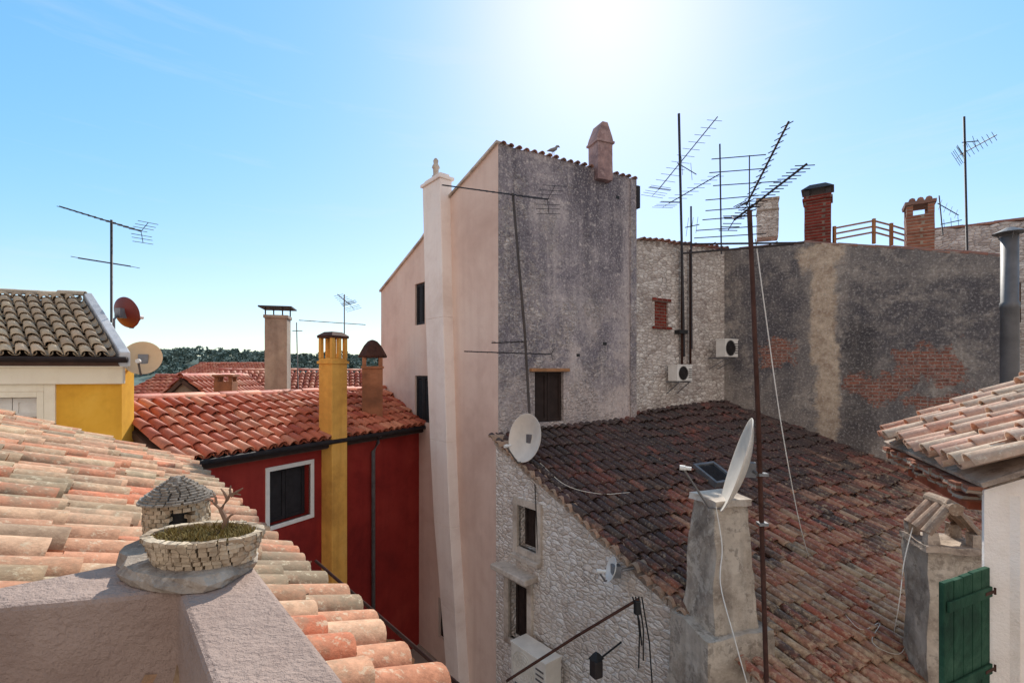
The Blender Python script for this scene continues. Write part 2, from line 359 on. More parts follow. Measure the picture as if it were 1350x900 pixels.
def tile_roof(name, O, u, v, poly, mat, parent, pitch=.2, ex=.3, jit=1.0, deck=True, label=None, seg=6, skip=0.0, lift=.03, deckm=None, deckt=.1, sag=0.0, deckpoly=None):
    O = V(O); u = V(u).normalized(); v = V(v).normalized(); n = u.cross(v).normalized()
    if n.z < 0: n = -n
    a0 = min(p[0] for p in poly); a1 = max(p[0] for p in poly); b0 = min(p[1] for p in poly); b1 = max(p[1] for p in poly)
    mb = MB(); th = .014
    def one(a, b, up):
        a += rnd(-.012, .012)*jit; b += rnd(-.025, .025)*jit; L = ex*1.2; sk = rnd(-.02, .02)*jit; hj = rnd(-.006, .008)*jit
        if sag: hj += sag*noise.noise(V((a*.55, b*.55, 3.3))); a += sag*.6*noise.noise(V((a*.3, b*.5, 9.1)))
        r0, r1 = (pitch*.47, pitch*.38) if up else (pitch*.40, pitch*.46)
        vs = []
        for (bb, rr, hh, aa) in ((b, r0, lift, a), (b+L, r1, 0, a+sk), (b, r0-th, lift, a), (b+.09, r0-th-.004, lift*.7, a)):
            for k in range(seg+1):
                t = math.pi*k/seg
                h = math.sin(t)*rr*.85
                h = (.04+hh+hj+h) if up else (pitch*.42+hh+hj-h)
                vs.append(O+u*(aa+math.cos(t)*rr)+v*bb+n*h)
        m = seg+1; fs = []
        for k in range(seg):
            fs.append((k, k+1, m+k+1, m+k)); fs.append((k, 2*m+k, 2*m+k+1, k+1))
            if up: fs.append((2*m+k, 3*m+k, 3*m+k+1, 2*m+k+1))
        mb.add(vs, fs)
    nc = int((a1-a0)/pitch)+1; nr = int((b1-b0)/ex)+1
    for i in range(nc):
        a = a0+pitch*(.5+i); off = rnd(-.05, .05)*jit
        for j in range(nr):
            b = b0+ex*j+(off if j else off*.3)
            if pip(a, b+ex*.5, poly) and random.random() >= skip: one(a, b, True)
            if pip(a+pitch*.5, b+ex*.5, poly): one(a+pitch*.5, b-.01, False)
    o = mb.build(name, mat, parent, label, smooth=True)
    if deck:
        d = MB(); d.prism([O+u*p[0]+v*p[1]-n*sag for p in (deckpoly or poly)], -n*deckt); d.build('roof_deck', deckm or M['deck'], parent)
    return o
def tile_row(name, pts, mat, parent, step=.2, r=.09, along=False, out=None, L=.42, jit=.012):
    mb = MB(); pts = [V(p) for p in pts]
    for p, q in zip(pts, pts[1:]):
        d = (q-p); n = max(1, int(d.length/step)); dd = d.normalized()
        for i in range(n):
            c = p+d*((i+.5)/n)+V((0, 0, rnd(-jit, jit)))
            if along: ax = dd; sd = dd.cross(V((0, 0, 1))).normalized(); l = step*1.25
            else: ax = V(out).normalized()+dd*rnd(-.06, .06)*jit/.012; sd = dd; l = L*rnd(.9, 1.1)
            up = V((0, 0, 1)); vs = []; m = 7
            for (t, rr, hh) in ((-.5, r, .0), (.5, r*.85, .015), (-.5, r-.014, 0), (-.2, r-.02, 0)):
                for k in range(m):
                    an = math.pi*k/6; vs.append(c+ax*(t*-l)+sd*(math.cos(an)*rr)+up*(math.sin(an)*rr*.9+hh))
            fs = []
            for k in range(6): fs += [(k, k+1, m+k+1, m+k), (k, 2*m+k, 2*m+k+1, k+1), (2*m+k, 3*m+k, 3*m+k+1, 2*m+k+1)]
            mb.add(vs, fs)
    return mb.build(name, mat, parent, smooth=True)

def yagi(mb, p, q, el, n, l0, l1, r=.008, refl=0, boomr=.011, er=.005):
    p, q, el = V(p), V(q), V(el).normalized(); mb.tube([p, q], boomr, 6)
    for i in range(n):
        t = (i+.5)/n; c = p+(q-p)*t; h = el*(l0+(l1-l0)*t)/2
        mb.tube([c-h, c+h], er, 5)
    if refl:
        bd = (q-p).normalized(); up = bd.cross(el).normalized()
        for s in (-1, 1):
            tip = p+up*s*refl-bd*refl*.35; mb.tube([p, tip], er, 5)
            for k in (.35, .65, 1): c = p+(tip-p)*k; mb.tube([c-el*l0*.55, c+el*l0*.55], er, 5)
def dish(name, label, c, nrm, rad, mount, mat, cat='satellite dish', dep=.28):
    c = V(c); nrm = V(nrm).normalized(); t = thing(name, mount, label, cat, 'satellite dishes on the rooftops')
    mb = MB(); prof = [(rad*k/8, rad*dep*(k/8)**2) for k in range(9)]; prof[0] = (.004, 0)
    prof += [(rad*1.015, rad*dep*1.01), (rad*1.01, rad*dep*.95)]+[(rad*k/8, rad*dep*(k/8)**2-.012) for k in range(8, 0, -1)]+[(.004, -.012)]
    mb.lathe(c-nrm*rad*.2, prof, 36, nrm); mb.build('reflector', mat, t, smooth=True)
    side = nrm.cross(V((0, 0, 1))).normalized(); dn = side.cross(nrm).normalized()
    if dn.z > 0: dn = -dn
    f = c+nrm*rad*.95+dn*rad*.25
    a = MB(); a.tube([c+dn*rad*.98, c+dn*rad*1.05+nrm*rad*.2, f+dn*rad*.2], .014, 6)
    a.build('arm', M['alu'], t)
    l = MB(); l.lathe(f+dn*rad*.2, [(.001, -.03), (.03, -.03), (.03, .03), (.022, .04), (.022, .1), (.001, .1)], 12, (c-f)); l.build('receiver_head', M['whitep'], t, smooth=False)
    b = MB(); bp = c-nrm*rad*.22; b.box(bp-nrm*.03, (.12, .12, .16), math.atan2(nrm.y, nrm.x)); b.tube([bp-nrm*.05, V((mount[0], mount[1], max(mount[2], bp.z-.12))), V(mount)], .02, 8)
    b.build('bracket', M['steel'], t)
    return t
def ac(name, label, fr, a, z, w, h, off, d=.28, cm=None, om=None):
    t = thing(name, fr.pt(a, -off, z), label, 'air conditioner', 'air conditioners on the walls')
    m = MB(); fr.bx(m, a, a+w, -off-d, -off, z, z+h); m.build('casing', cm or M['whitep'], t, bev=.015)
    cx = a+w*.38; cz = z+h*.5; rr = h*.42
    g = MB()
    for k in (1, .8, .6, .4, .2):
        g.tube([fr.pt(cx+math.cos(i*math.pi/12)*rr*k, -off-d-.012, cz+math.sin(i*math.pi/12)*rr*k) for i in range(25)], .006, 4)
    for i in range(6):
        an = i*math.pi/6; g.tube([fr.pt(cx+math.cos(an)*rr, -off-d-.01, cz+math.sin(an)*rr), fr.pt(cx-math.cos(an)*rr, -off-d-.01, cz-math.sin(an)*rr)], .005, 4)
    g.build('fan_grille', om or M['darkmetal'], t)
    k = MB(); k.lathe(fr.pt(cx, -off-d-.004, cz), [(.001, 0), (rr*.96, 0), (rr*.96, .003)], 24, -fr.y); k.build('fan_opening', om or M['black'], t)
    s = MB()
    for q in range(5): fr.bx(s, a+w*.74, a+w*.95, -off-d-.008, -off-d+.002, z+h*(.2+.13*q), z+h*(.2+.13*q)+.025)
    s.build('vent_louvre', M['alu'], t)
    s = MB(); fr.bx(s, a-.008, a+w+.008, -off-d-.008, -off+.008, z+h*.95, z+h+.008); s.build('lid', cm or M['whitep'], t, bev=.006)
    for q in (.15, .85):
        b = MB(); fr.bx(b, a+w*q-.02, a+w*q+.02, -off-d, .02, z-.035, z-.003); b.tube([fr.pt(a+w*q, -off-d+.03, z-.03), fr.pt(a+w*q, 0, z-.3)], .012, 5); b.build('bracket', M['steel'], t)
    return t
def stone_ring(mb, c, rx, ry, z, h, n, th, skip=None, jit=.006, rot=0):
    for i in range(n):
        an = 2*math.pi*(i+rnd(-.1, .1))/n+rot
        if skip and skip(an): continue
        l = 2*math.pi*math.sqrt((rx*rx+ry*ry)/2)/n*rnd(.9, 1.1)
        tn = math.atan2(ry*math.cos(an), -rx*math.sin(an)); k = rnd(.98, 1.02)
        mb.box((c[0]+rx*k*math.cos(an), c[1]+ry*k*math.sin(an), z+h/2), (l, th*rnd(.85, 1.15), h*rnd(.85, .98)), tn, jit)

# ------------------------------------------------------------------ setting
g = MB(); g.add([(-1500, -300, 0), (1500, -300, 0), (1500, 2500, 0), (-1500, 2500, 0)], [(0, 1, 2, 3)])
tag(g.build('ground', M['groundm']), 'dusty ground of the old town far below the roofs', 'ground', kind='structure')
def hill_h(x, y): return max(0, 13.0*math.exp(-((y-270)/60)**2)*(1+.13*math.sin(x*.03)+.08*math.sin(x*.071+1)))*(1 if x < 60 else max(0, 1-(x-60)/120))
hm = MB(); nx, ny = 60, 14; vs = []; fs = []
for i in range(nx+1):
    for j in range(ny+1):
        x = -330+i*9; y = 170+j*15; vs.append((x, y, hill_h(x, y)-.4))
for i in range(nx):
    for j in range(ny):
        k = i*(ny+1)+j; fs.append((k, k+ny+1, k+ny+2, k+1))
hm.add(vs, fs); tag(hm.build('hills', M['hillm'], smooth=True), 'low wooded hill on the horizon', 'hill', kind='structure')
fo = MB()
for t in range(1150):
    x = rnd(-290, 60); y = rnd(205, 285); h = rnd(2.6, 5.0)*(1+.4*noise.noise(V((x*.03, y*.03, 1)))); z = hill_h(x, y)-.6; w = h*rnd(.5, .8)
    for k in range(40):
        a = rnd(0, 6.283); q = rnd(.1, 1); hh = z+h*(.1+.9*(1-q*rnd(.3, 1))); rr = w*math.sqrt(rnd(0, 1))*(.5+.5*q)
        c = V((x+math.cos(a)*rr, y+math.sin(a)*rr, hh)); s = rnd(.4, .95)
        d1 = V((rnd(-1, 1), rnd(-1, 1), rnd(-.6, .6))).normalized()*s; d2 = d1.cross(V((rnd(-1, 1), rnd(-1, 1), rnd(-1, 1)))).normalized()*s
        fo.add([c-d1, c+d2*.8, c+d1, c-d2*.8], [(0, 1, 2, 3)])
tag(fo.build('forest', M['leaf']), 'far dark green pine wood on the skyline', 'forest', kind='stuff')

# ------------------------------------------------------------------ tower and pink house
T0 = (-.259, 9.35); T1 = (2.79, 11.04); PE = (-3.59, 13.515)
pa, pb, pc = -.18, .42, -5.2
def roofz(x, y): return CZ+pa*x+pb*y+pc
FT = Fr(T0, T1); FP = Fr(PE, T0)
tower = thing('tower_house', (T0[0]+1, T0[1]+2, 0), 'tall grey weathered tower house with a smooth pink side wall', 'house')
tl = FT.hit(657, 189)[1]; tr = FT.hit(834, 235)[1]
M_tower, nt, b = mk('weathered_tower_render'); v = coord(nt); vs_ = coord(nt, (2.2, 2.2, .3))
pcx = plaster_col(nt, v, vs_, S(156, 148, 153), S(104, 100, 109), S(202, 192, 190), 1.0, .8, .7)
rc, rh = rubble_nodes(nt, [S(180, 168, 161), S(232, 223, 216), S(204, 191, 184)], S(160, 148, 144), 6.4, 2.0, .05)
sp = nd(nt, 'ShaderNodeSeparateXYZ', {0: v}); zz = sp.outputs[2]; ss = sp.outputs[0]
mk1 = mt(nt, 'ADD', nz(nt, v, 1.1, 8, .7), mt(nt, 'MULTIPLY', mt(nt, 'SUBTRACT', 1.2, ss), .05))
mk1 = mt(nt, 'SUBTRACT', mk1, mt(nt, 'MULTIPLY', mt(nt, 'SUBTRACT', zz, CZ+1.6), .03))
mask = mt(nt, 'MULTIPLY', bw(nt, mk1, .48, .56), bw(nt, nz(nt, v, 7, 6, .7), .44, .52))
cc = mix(nt, mt(nt, 'MULTIPLY', mask, .75), pcx, rc)
dk = mt(nt, 'MULTIPLY', bw(nt, nz(nt, v, .55, 8, .62, .4), .46, .57), .6)
cc = mix(nt, dk, cc, mix(nt, nz(nt, v, 4, 7, .7), S(78, 75, 86), S(126, 120, 129)))
drip = mt(nt, 'MULTIPLY', bw(nt, nz(nt, coord(nt, (1.6, 1.6, .16)), 1.0, 8, .65), .47, .57), sm(nt, zz, CZ+.2, CZ+3.6))
cc = mix(nt, mt(nt, 'MULTIPLY', drip, .7), cc, S(80, 76, 86))
drip2 = bw(nt, nz(nt, coord(nt, (2.6, 2.6, .2)), 1.0, 8, .65), .56, .66)
cc = mix(nt, mt(nt, 'MULTIPLY', drip2, .5), cc, S(208, 197, 194))
worn = mt(nt, 'MULTIPLY', bw(nt, nz(nt, v, .9, 9, .68, .5), .48, .56), mt(nt, 'SUBTRACT', 1.0, sm(nt, zz, CZ-.2, CZ+2.6)))
cc = mix(nt, mt(nt, 'MULTIPLY', worn, .6), cc, S(206, 193, 186))
cc = mix(nt, mt(nt, 'MULTIPLY', mt(nt, 'SUBTRACT', 1.0, sm(nt, zz, CZ-1.2, CZ+.4)), mt(nt, 'MULTIPLY', nz(nt, v, 3, 5), .9)), cc, S(208, 190, 180))
cc = mix(nt, mt(nt, 'MULTIPLY', bw(nt, nz(nt, v, 9, 8, .7), .55, .63), .55), cc, S(222, 212, 207))
cc = grain(nt, v, cc, .7, 24)
setc(nt, b, cc); bump(nt, b, mt(nt, 'ADD', mt(nt, 'MULTIPLY', mt(nt, 'MULTIPLY', rh, mask), .5), nz(nt, v, 12, 8, .72)), .65, .03)
wh = FT.rect(705, 490, 743, 556)
wall('wall', FT, [(0, 0), (FT.L, 0)]+rough_line((FT.L, tr), (0, tl), 14, .02), M_tower, tower, [wh], .5, 'grey stained front wall')
window(FT, wh, tower, M['shade'], None, slats=False, depth=.1, label='dark brown shuttered window')
lt = MB(); FT.bx(lt, wh[0]-.12, wh[2]+.1, -.09, .1, wh[3]+.003, wh[3]+.07); lt.build('lintel', M['wood'], tower, bev=.01)
tile_row('roof_edge', [FT.pt(0, .04, tl-.01), FT.pt(FT.L, .04, tr-.01)], M['t_edge'], tower, .17, .058, False, -FT.y, .2)
pk = [FP.hit(502, 385), FP.hit(556, 318), FP.hit(590, 265), (FP.L, tl)]
h1 = FP.rect(547, 373, 560, 428); h2 = FP.rect(547, 495, 566, 556); h3 = FP.rect(578, 790, 588, 842)
wall('wall', FP, [(0, 0), (FP.L-.003, 0), (FP.L-.003, tl), pk[2], pk[1], (0, pk[0][1])], M['pink'], tower, [h1, h2, h3], .4, 'smooth pale pink side wall')
window(FP, h1, tower, M['greyshut'], slats=True, depth=.06); window(FP, h2, tower, M['greyshut'], slats=True, depth=.06); window(FP, h3, tower, M['shade'], slats=False, depth=.08)
cp = MB()
for p, q in zip(pk[:-1], pk[1:]):
    cp.hexa([FP.pt(p[0], -.05, p[1]), FP.pt(q[0], -.05, q[1]), FP.pt(q[0], .3, q[1]), FP.pt(p[0], .3, p[1]),
             FP.pt(p[0], -.05, p[1]+.05), FP.pt(q[0], -.05, q[1]+.05), FP.pt(q[0], .3, q[1]+.05), FP.pt(p[0], .3, p[1]+.05)])
cp.build('gable_coping', M['limestone'], tower)
bk = V((PE[0], PE[1], 0)); br = bk+FT.x*FT.L
FR = Fr(T1, (br.x, br.y))
rf = MB(); a, bb, c, d = FT.pt(0, .1, tl-.01), FT.pt(FT.L, .1, tr-.01), V((br.x, br.y, pk[0][1]-.02)), V((bk.x, bk.y, pk[0][1]-.02))
rf.hexa([p-V((0, 0, .15)) for p in (a, bb, c, d)]+[a, bb, c, d]); rf.build('roof', M['t_edge'], tower)
wall('wall', FR, [(0, 0), (FR.L, 0), (FR.L, pk[0][1]-.03), (0, tr-.03)], M_tower, tower, (), .2)
mb = MB(); a0, z0 = FT.hit(838, 275); mb.box(FT.pt(FT.L+.04, .1, z0+.27), (.1, .25, .5), math.atan2(FT.x.y, FT.x.x)); mb.build('side_shutter', M['greyshut'], tower, bev=.01)
for nm, ax, zx, dd_ in (('putlog_hole', 795, 455, .07), ('putlog_hole', 760, 470, .06), ('putlog_hole', 812, 262, .07)):
    a, z = FT.hit(ax, zx); mb = MB(); FT.bx(mb, a, a+dd_*1.4, -.004, .01, z, z+dd_); mb.build(nm, M['black'], tower)
def chim(parent, x0, x1, yt, yb, Y, mat, rz=0, dep=None, amp=.012, name='chimney', n=6, taper=0):
    w = (x1-x0)/F*Y; d = dep or w; c = W((x0+x1)/2, yt, Y+d/2); zb = W(0, yb, Y).z; zt = W(0, yt, Y).z; c.z = 0
    q = Matrix.Rotation(rz, 3, 'Z'); P = []
    for z, k in ((zb, 1+taper), (zt, 1)):
        for x, y in ((-1, -1), (1, -1), (1, 1), (-1, 1)): P.append(c+q@V((x*w/2*k, y*d/2*k, 0))+V((0, 0, z)))
    mb = MB(); mb.rbox(P, n, amp); o = mb.build(name, mat, parent)
    return o, c, w, d, zt
def piers(o, c, w, d, z, h, rz, k, mat, xs=(-1, 1), ys=(-1, 1), wk=.2):
    q = Matrix.Rotation(rz, 3, 'Z')
    for x in xs:
        for y in ys:
            mb = MB(); mb.box(c+q@V((x*w*k, y*d*k, z+h/2)), (w*wk, d*wk, h), rz); mb.build('chimney_pier', mat, o, bev=.006)
rzT = math.atan2(FT.x.y, FT.x.x)
o, c, w, d, zt = chim(tower, 780, 803, 184, 236, 10.4, M['pinkbrick'], rzT*.8)
mb = MB(); qT = Matrix.Rotation(rzT*.8, 3, 'Z')
mb.prism([c+qT@V((x*w, -w*.5, zt+z)) for x, z in ((-.58, -.0), (.58, -.0), (.5, .1), (.18, w*1.05), (-.18, w*1.05), (-.5, .1))], qT@V((0, w*1.0, 0)))
mb.build('chimney_cap', M['pinkbrick'], o, bev=.012)
mb = MB(); mb.box(c+V((0, 0, zt-.03)), (w*1.2, w*1.2, .05), rzT*.8); mb.build('chimney_band', M['pinkbrick'], o, bev=.01)
# slender flue up the pink wall
lv = [(575, 243, 18), (579, 420, 18), (584, 580, 17.5), (589, 690, 17), (597, 800, 16), (604, 900, 15)]
mb = MB(); prev = None
for px, py, hw in lv:
    a_l, z = FP.hit(px-hw, py, -.24); a_r, z2 = FP.hit(px+hw, py, .0); z = (z+z2)/2
    cur = [FP.pt(a_l, -.24, z), FP.pt(a_r, -.24, z), FP.pt(a_r, .05, z), FP.pt(a_l, .05, z)]
    if prev: mb.hexa([p for p in cur]+[p for p in prev])
    else: top = (a_l, a_r, z)
    prev = cur
fl = mb.build('flue_stack', M['pil'], tower, 'slender leaning pale flue up the pink wall', bev=.012)
mb = MB(); al, ar, z = top
FP.bx(mb, al-.04, ar+.03, -.28, .1, z+.002, z+.07); FP.bx(mb, al+.04, ar-.04, -.22, .02, z+.072, z+.14); mb.build('flue_cap', M['pil'], fl, bev=.01)
mb = MB(); pc_ = FP.pt((al+ar)/2, -.12, z+.14); mb.lathe(pc_, [(.08, 0), (.09, .03), (.06, .06), (.065, .2), (.09, .22), (.08, .26), (.05, .31), (.06, .38), (.03, .43), (.001, .44)], 12); mb.build('flue_cowl', M['limestone'], fl, smooth=True)

# gull on the tower edge
gp = FT.hit(731, 200); gc = FT.pt(gp[0], .05, 0)
gc.z = tl+(tr-tl)*(gp[0]/FT.L)+.06
mb = MB(); q = V((.85, .4, 0)).normalized()*.7
mb.tube([gc+q*-.2+V((0, 0, .07)), gc+q*-.1+V((0, 0, .1)), gc+V((0, 0, .12)), gc+q*.09+V((0, 0, .16)), gc+q*.13+V((0, 0, .21)), gc+q*.17+V((0, 0, .215)), gc+q*.23+V((0, 0, .2))], [.008, .03, .045, .035, .025, .024, .004], 8)
for s in (-.02, .02): mb.tube([gc+V((s, s, -.03)), gc+V((s, s, .08))], .006, 5)
tag(mb.build('gull', M['feather'], smooth=True), 'small gull standing on the tile edge of the grey tower', 'bird')

# ------------------------------------------------------------------ stone house with the dark tiled roof
A = V((-.30, 9.28, 0)); vd = V((.627, -.779, 0))
E = A+vd*6.4; FL = Fr(A, E)
low = thing('stone_house', (2.5, 8, 0), 'white rubble stone house under a dark red tiled roof below the tower', 'house')
w1 = FL.rect(684, 668, 709, 724); w2 = FL.rect(672, 768, 697, 846)
top = [(FL.L*i/12, roofz(*(FL.pt(FL.L*i/12, 0, 0).xy))-.03) for i in range(13)]
wall('wall', FL, [(0, 0), (FL.L, 0)]+top[::-1], M['stone'], low, [w1, w2], .45)
window(FL, w1, low, M['shade'], M['limestone'], .12, False, .16, sill=M['limestone'], proud=.05); window(FL, w2, low, M['shade'], M['limestone'], .12, False, .16, proud=.05)
mb = MB(); FL.bx(mb, w2[0]-.2, w2[2]+.25, -.3, .05, w2[3]+.18, w2[3]+.28); mb.build('window_hood', M['limestone'], low, bev=.02)
u3 = V((.9, .436, 0)); u3.z = pa*u3.x+pb*u3.y; u3n = u3.normalized()
v3 = V((-vd.x, -vd.y, 0)); v3.z = pa*v3.x+pb*v3.y; v3n = v3.normalized()
O3 = V((E.x, E.y, roofz(E.x, E.y)))-u3n*.12
def ab(x, y):
    d = V((x, y))-O3.xy; det = u3n.x*v3n.y-u3n.y*v3n.x
    return ((d.x*v3n.y-d.y*v3n.x)/det, (u3n.x*d.y-u3n.y*d.x)/det)
Bp = (5.53, 12.84); Dp = (9.95, 9.94)
bl = ab(-.3, 9.28)[1]+.05
poly = [(0, 0), (7.5, 0), ab(10.6, 9.7), ab(5.63, 13.1), ab(2.8, 11.3), ab(-.1, 9.6), (0, bl)]
dpoly = [(.2, 0)]+poly[1:-1]+[(.2, bl)]
tile_roof('roof', O3, u3n, v3n, poly, M['t_dark'], low, .16, .32, 1.1, skip=.01, sag=.08, deckpoly=dpoly)
mb = MB(); nseg = 24
for i in range(nseg):      # crumbling mortar bed under the edge tiles
    p = FL.pt(FL.L*i/nseg, -.04, 0); q = FL.pt(FL.L*(i+1)/nseg-.01, -.04+rnd(-.02, .02), 0); zp = roofz(p.x, p.y)-.03; zq = roofz(q.x, q.y)-.03; dz = rnd(.05, .1)
    P = [p+V((0, 0, zp-dz)), q+V((0, 0, zq-dz)), q+FL.y*.3+V((0, 0, zq-dz)), p+FL.y*.3+V((0, 0, zp-dz)), p+V((0, 0, zp+.05)), q+V((0, 0, zq+.05)), q+FL.y*.3+V((0, 0, zq+.05)), p+FL.y*.3+V((0, 0, zp+.05))]
    mb.rbox(P, 3, .012, 8)
mb.build('verge_mortar', M['mortar'], low)
vp = [FL.pt(s_, -.02, roofz(*FL.pt(s_, -.02, 0).xy)+.03) for s_ in (.0, FL.L*.5, FL.L)]
tile_row('verge_tile', vp, M['t_old'], low, .19, .075, False, -FL.y, .3, jit=.025)
rl = thing('rooflight', W(935, 640, 7.9), 'small glazed rooflight lying on the dark tiles behind the white dish', 'rooflight')
def on_roof(px, py):
    dx = (px-CX)/F; dz = (HY-py)/F; t = pc/(dz-pa*dx-pb); return V((dx*t, t, CZ+dz*t))
c = on_roof(938, 634); nr = u3n.cross(v3n).normalized(); nr = nr if nr.z > 0 else -nr
q = Matrix((u3n, nr.cross(u3n).normalized(), nr)).transposed()
mb = MB()
for x, y, sx, sy in ((-.24, 0, .05, .6), (.24, 0, .05, .6), (0, -.275, .43, .05), (0, .275, .43, .05)): mb.box(c+q@V((x, y, .16)), (sx, sy, .12), 0, 0, q)
mb.build('frame', M['steel'], rl, bev=.008)
mb = MB(); mb.box(c+q@V((0, 0, .16)), (.43, .5, .03), 0, 0, q); mb.build('pane', M['glass'], rl)
def old_chimney(x0, x1, yt, yb, Y, taper, rz, mat='oldrender'):
    w = (x1-x0)/F*Y; zt = W(0, yt, Y).z; zb = W(0, yb, Y).z; c = W((x0+x1)/2, yt, Y+w/2); c.z = 0; q = Matrix.Rotation(rz, 3, 'Z')
    P = []
    for z, k in ((zb, taper), (zt, 1)):
        for x, y in ((-1, -1), (1, -1), (1, 1), (-1, 1)): P.append(c+q@V((x*w/2*k, y*w/2*k, z)))
    mb = MB(); mb.rbox(P, 12, .035, 2.5); o = mb.build('chimney', M[mat], low, smooth=True)
    return o, c, w, zt, zb, q
ch1, c1, w_1, zt1, zb1, q1 = old_chimney(925, 972, 665, 832, 5.75, 1.5, .25)
mb = MB(); P = []
for z, k in ((1.5, 1.0), (zb1+.05, .98), ):
    for x, y in ((-1, -1), (1, -1), (1, 1), (-1, 1)): P.append(c1+q1@V((x*w_1*1.05*k, y*w_1*.98*k, z)))
mb.rbox(P, 14, .04, 2.0); mb.build('chimney_base', M['oldrender'], ch1, smooth=True)
mb = MB(); P = []
for z in (zt1-.015, zt1+.06):
    for x, y in ((-1, -1), (1, -1), (1, 1), (-1, 1)): P.append(c1+q1@V((x*w_1*.6, y*w_1*.6, z)))
mb.rbox(P, 6, .018, 5); mb.build('chimney_cap', M['limestone'], ch1)
# chimney with the peaked cap of arched tiles
ch2, c2, w_2, zt2, zb2, q2 = old_chimney(1211, 1273, 728, 905, 5.5, 1.0, -.25)
mb = MB(); P = []
for z in (zt2-.02, zt2+.05):
    for x, y in ((-1, -1), (1, -1), (1, 1), (-1, 1)): P.append(c2+q2@V((x*w_2*.56, y*w_2*.56, z)))
mb.rbox(P, 6, .02, 5); mb.build('chimney_cap', M['mortar'], ch2)
for x in (-1, 1):
    for y in (-1, 1):
        mb = MB(); p0_ = c2+q2@V((x*w_2*.4, y*w_2*.38, zt2+.12)); P = [p0_+q2@V((a*.055, b_*.06, e*.085)) for e in (-1, 1) for a, b_ in ((-1, -1), (1, -1), (1, 1), (-1, 1))]
        mb.rbox(P, 4, .014, 9); mb.build('chimney_pier', M['mortar'], ch2)
mb = MB(); Lr_ = w_2*.72; r_ = w_2*.17
for x in (-1, 1):
    for y in (-.33, 0, .33):
        qq = q2@Matrix.Rotation(x*.92+rnd(-.08, .08), 3, 'Y')@Matrix.Rotation(rnd(-.1, .1), 3, 'Z'); vs = []; fs = []
        for t, r in ((-.5, r_), (.5, r_*.85), (.5, r_*.85-.016), (-.5, r_-.016)):
            for k in range(9):
                an = math.pi*k/8; vs.append(c2+q2@V((x*w_2*.24, y*w_2, zt2+.18+Lr_*.36))+qq@V((t*Lr_*-x, math.cos(an)*r, math.sin(an)*r*.75)))
        for j in range(4):
            for k in range(8): fs.append((j*9+k, j*9+k+1, ((j+1) % 4)*9+k+1, ((j+1) % 4)*9+k))
        fs += [(0, 9, 18, 27), (8, 17, 26, 35)]
        mb.add(vs, fs)
mb.build('chimney_tile_cowl', M['t_old'], ch2)
zr_ = zt2+.2+Lr_*.74
mb = MB(); mb.tube([c2+q2@V((0, -w_2*.5, zr_-.005)), c2+q2@V((.01, -w_2*.1, zr_+.012)), c2+q2@V((0, w_2*.5, zr_))], [.072, .064, .07], 12); mb.build('chimney_ridge_tile', M['t_old'], ch2)
mb = MB(); mb.lathe(c2+q2@V((0, -w_2*.35, zr_+.05)), [(.055, 0), (.045, .03), (.02, .05), (.03, .08), (.02, .1), (.001, .12)], 10); mb.build('chimney_finial', M['t_old'], ch2, smooth=True)

# ------------------------------------------------------------------ rear stone wall section
FS = Fr((T1[0]+.02, T1[1]+.12), Bp)
rear = thing('rubble_house', (4, 13, 0), 'lower grey rubble stone house joined to the right side of the tower', 'house')
zl = FS.hit(842, 316)[1]; zr = FS.hit(952, 328)[1]
bw_h = FS.rect(863, 398, 881, 430)
wall('wall', FS, [(0, 0), (FS.L, 0)]+rough_line((FS.L, zr), (0, zl), 10, .03), M['stone2'], rear, [bw_h], .4)
mb = MB(); FS.bx(mb, bw_h[0]+.003, bw_h[2]-.003, .05, .2, bw_h[1]+.003, bw_h[3]-.003); bo = mb.build('bricked_up_window', M['brick'], rear)
mb = MB(); FS.bx(mb, bw_h[0]-.08, bw_h[2]+.08, -.03, .06, bw_h[3]+.003, bw_h[3]+.08); mb.build('lintel', M['brick'], bo, bev=.008)
mb = MB(); FS.bx(mb, bw_h[0]-.08, bw_h[2]+.08, -.06, .06, bw_h[1]-.07, bw_h[1]-.003); mb.build('sill', M['brick'], bo, bev=.008)
tile_row('roof_edge', [FS.pt(0, -.0, zl-.02), FS.pt(FS.L, -.0, zr-.02)], M['t_edge'], rear, .19, .07, False, -FS.y, .3)
rb = MB(); p, q_ = FS.pt(0, .1, zl-.02), FS.pt(FS.L, .1, zr-.02); rb.hexa([p-V((0, 0, .1)), q_-V((0, 0, .1)), q_+FS.y*4+V((0, 0, .3)), p+FS.y*4+V((0, 0, .3)), p, q_, q_+FS.y*4+V((0, 0, .4)), p+FS.y*4+V((0, 0, .4))]); rb.build('roof', M['t_edge'], rear)
for px in (896, 907):
    mb = MB(); a, zt_ = FS.hit(px, 330); _, zb_ = FS.hit(px, 480); mb.tube([FS.pt(a, -.07, zt_), FS.pt(a, -.07, zb_)], .03, 8); mb.build('drain_pipe', M['rust'], rear, smooth=True)
mb = MB(); a, z_ = FS.hit(889, 440); FS.bx(mb, a, a+.3, -.16, 0, z_, z_+.09); mb.build('wall_lamp', M['black'], rear, bev=.01)
a, z_ = FS.hit(876, 502); ac('air_conditioner', 'white air conditioner low on the rubble wall right of the tower', FS, a, z_, .52, .37, .1)
a, z_ = FS.hit(932, 471); ac('air_conditioner', 'white air conditioner with dark side in the corner of the rubble wall', FS, a, z_, .5, .44, .25)

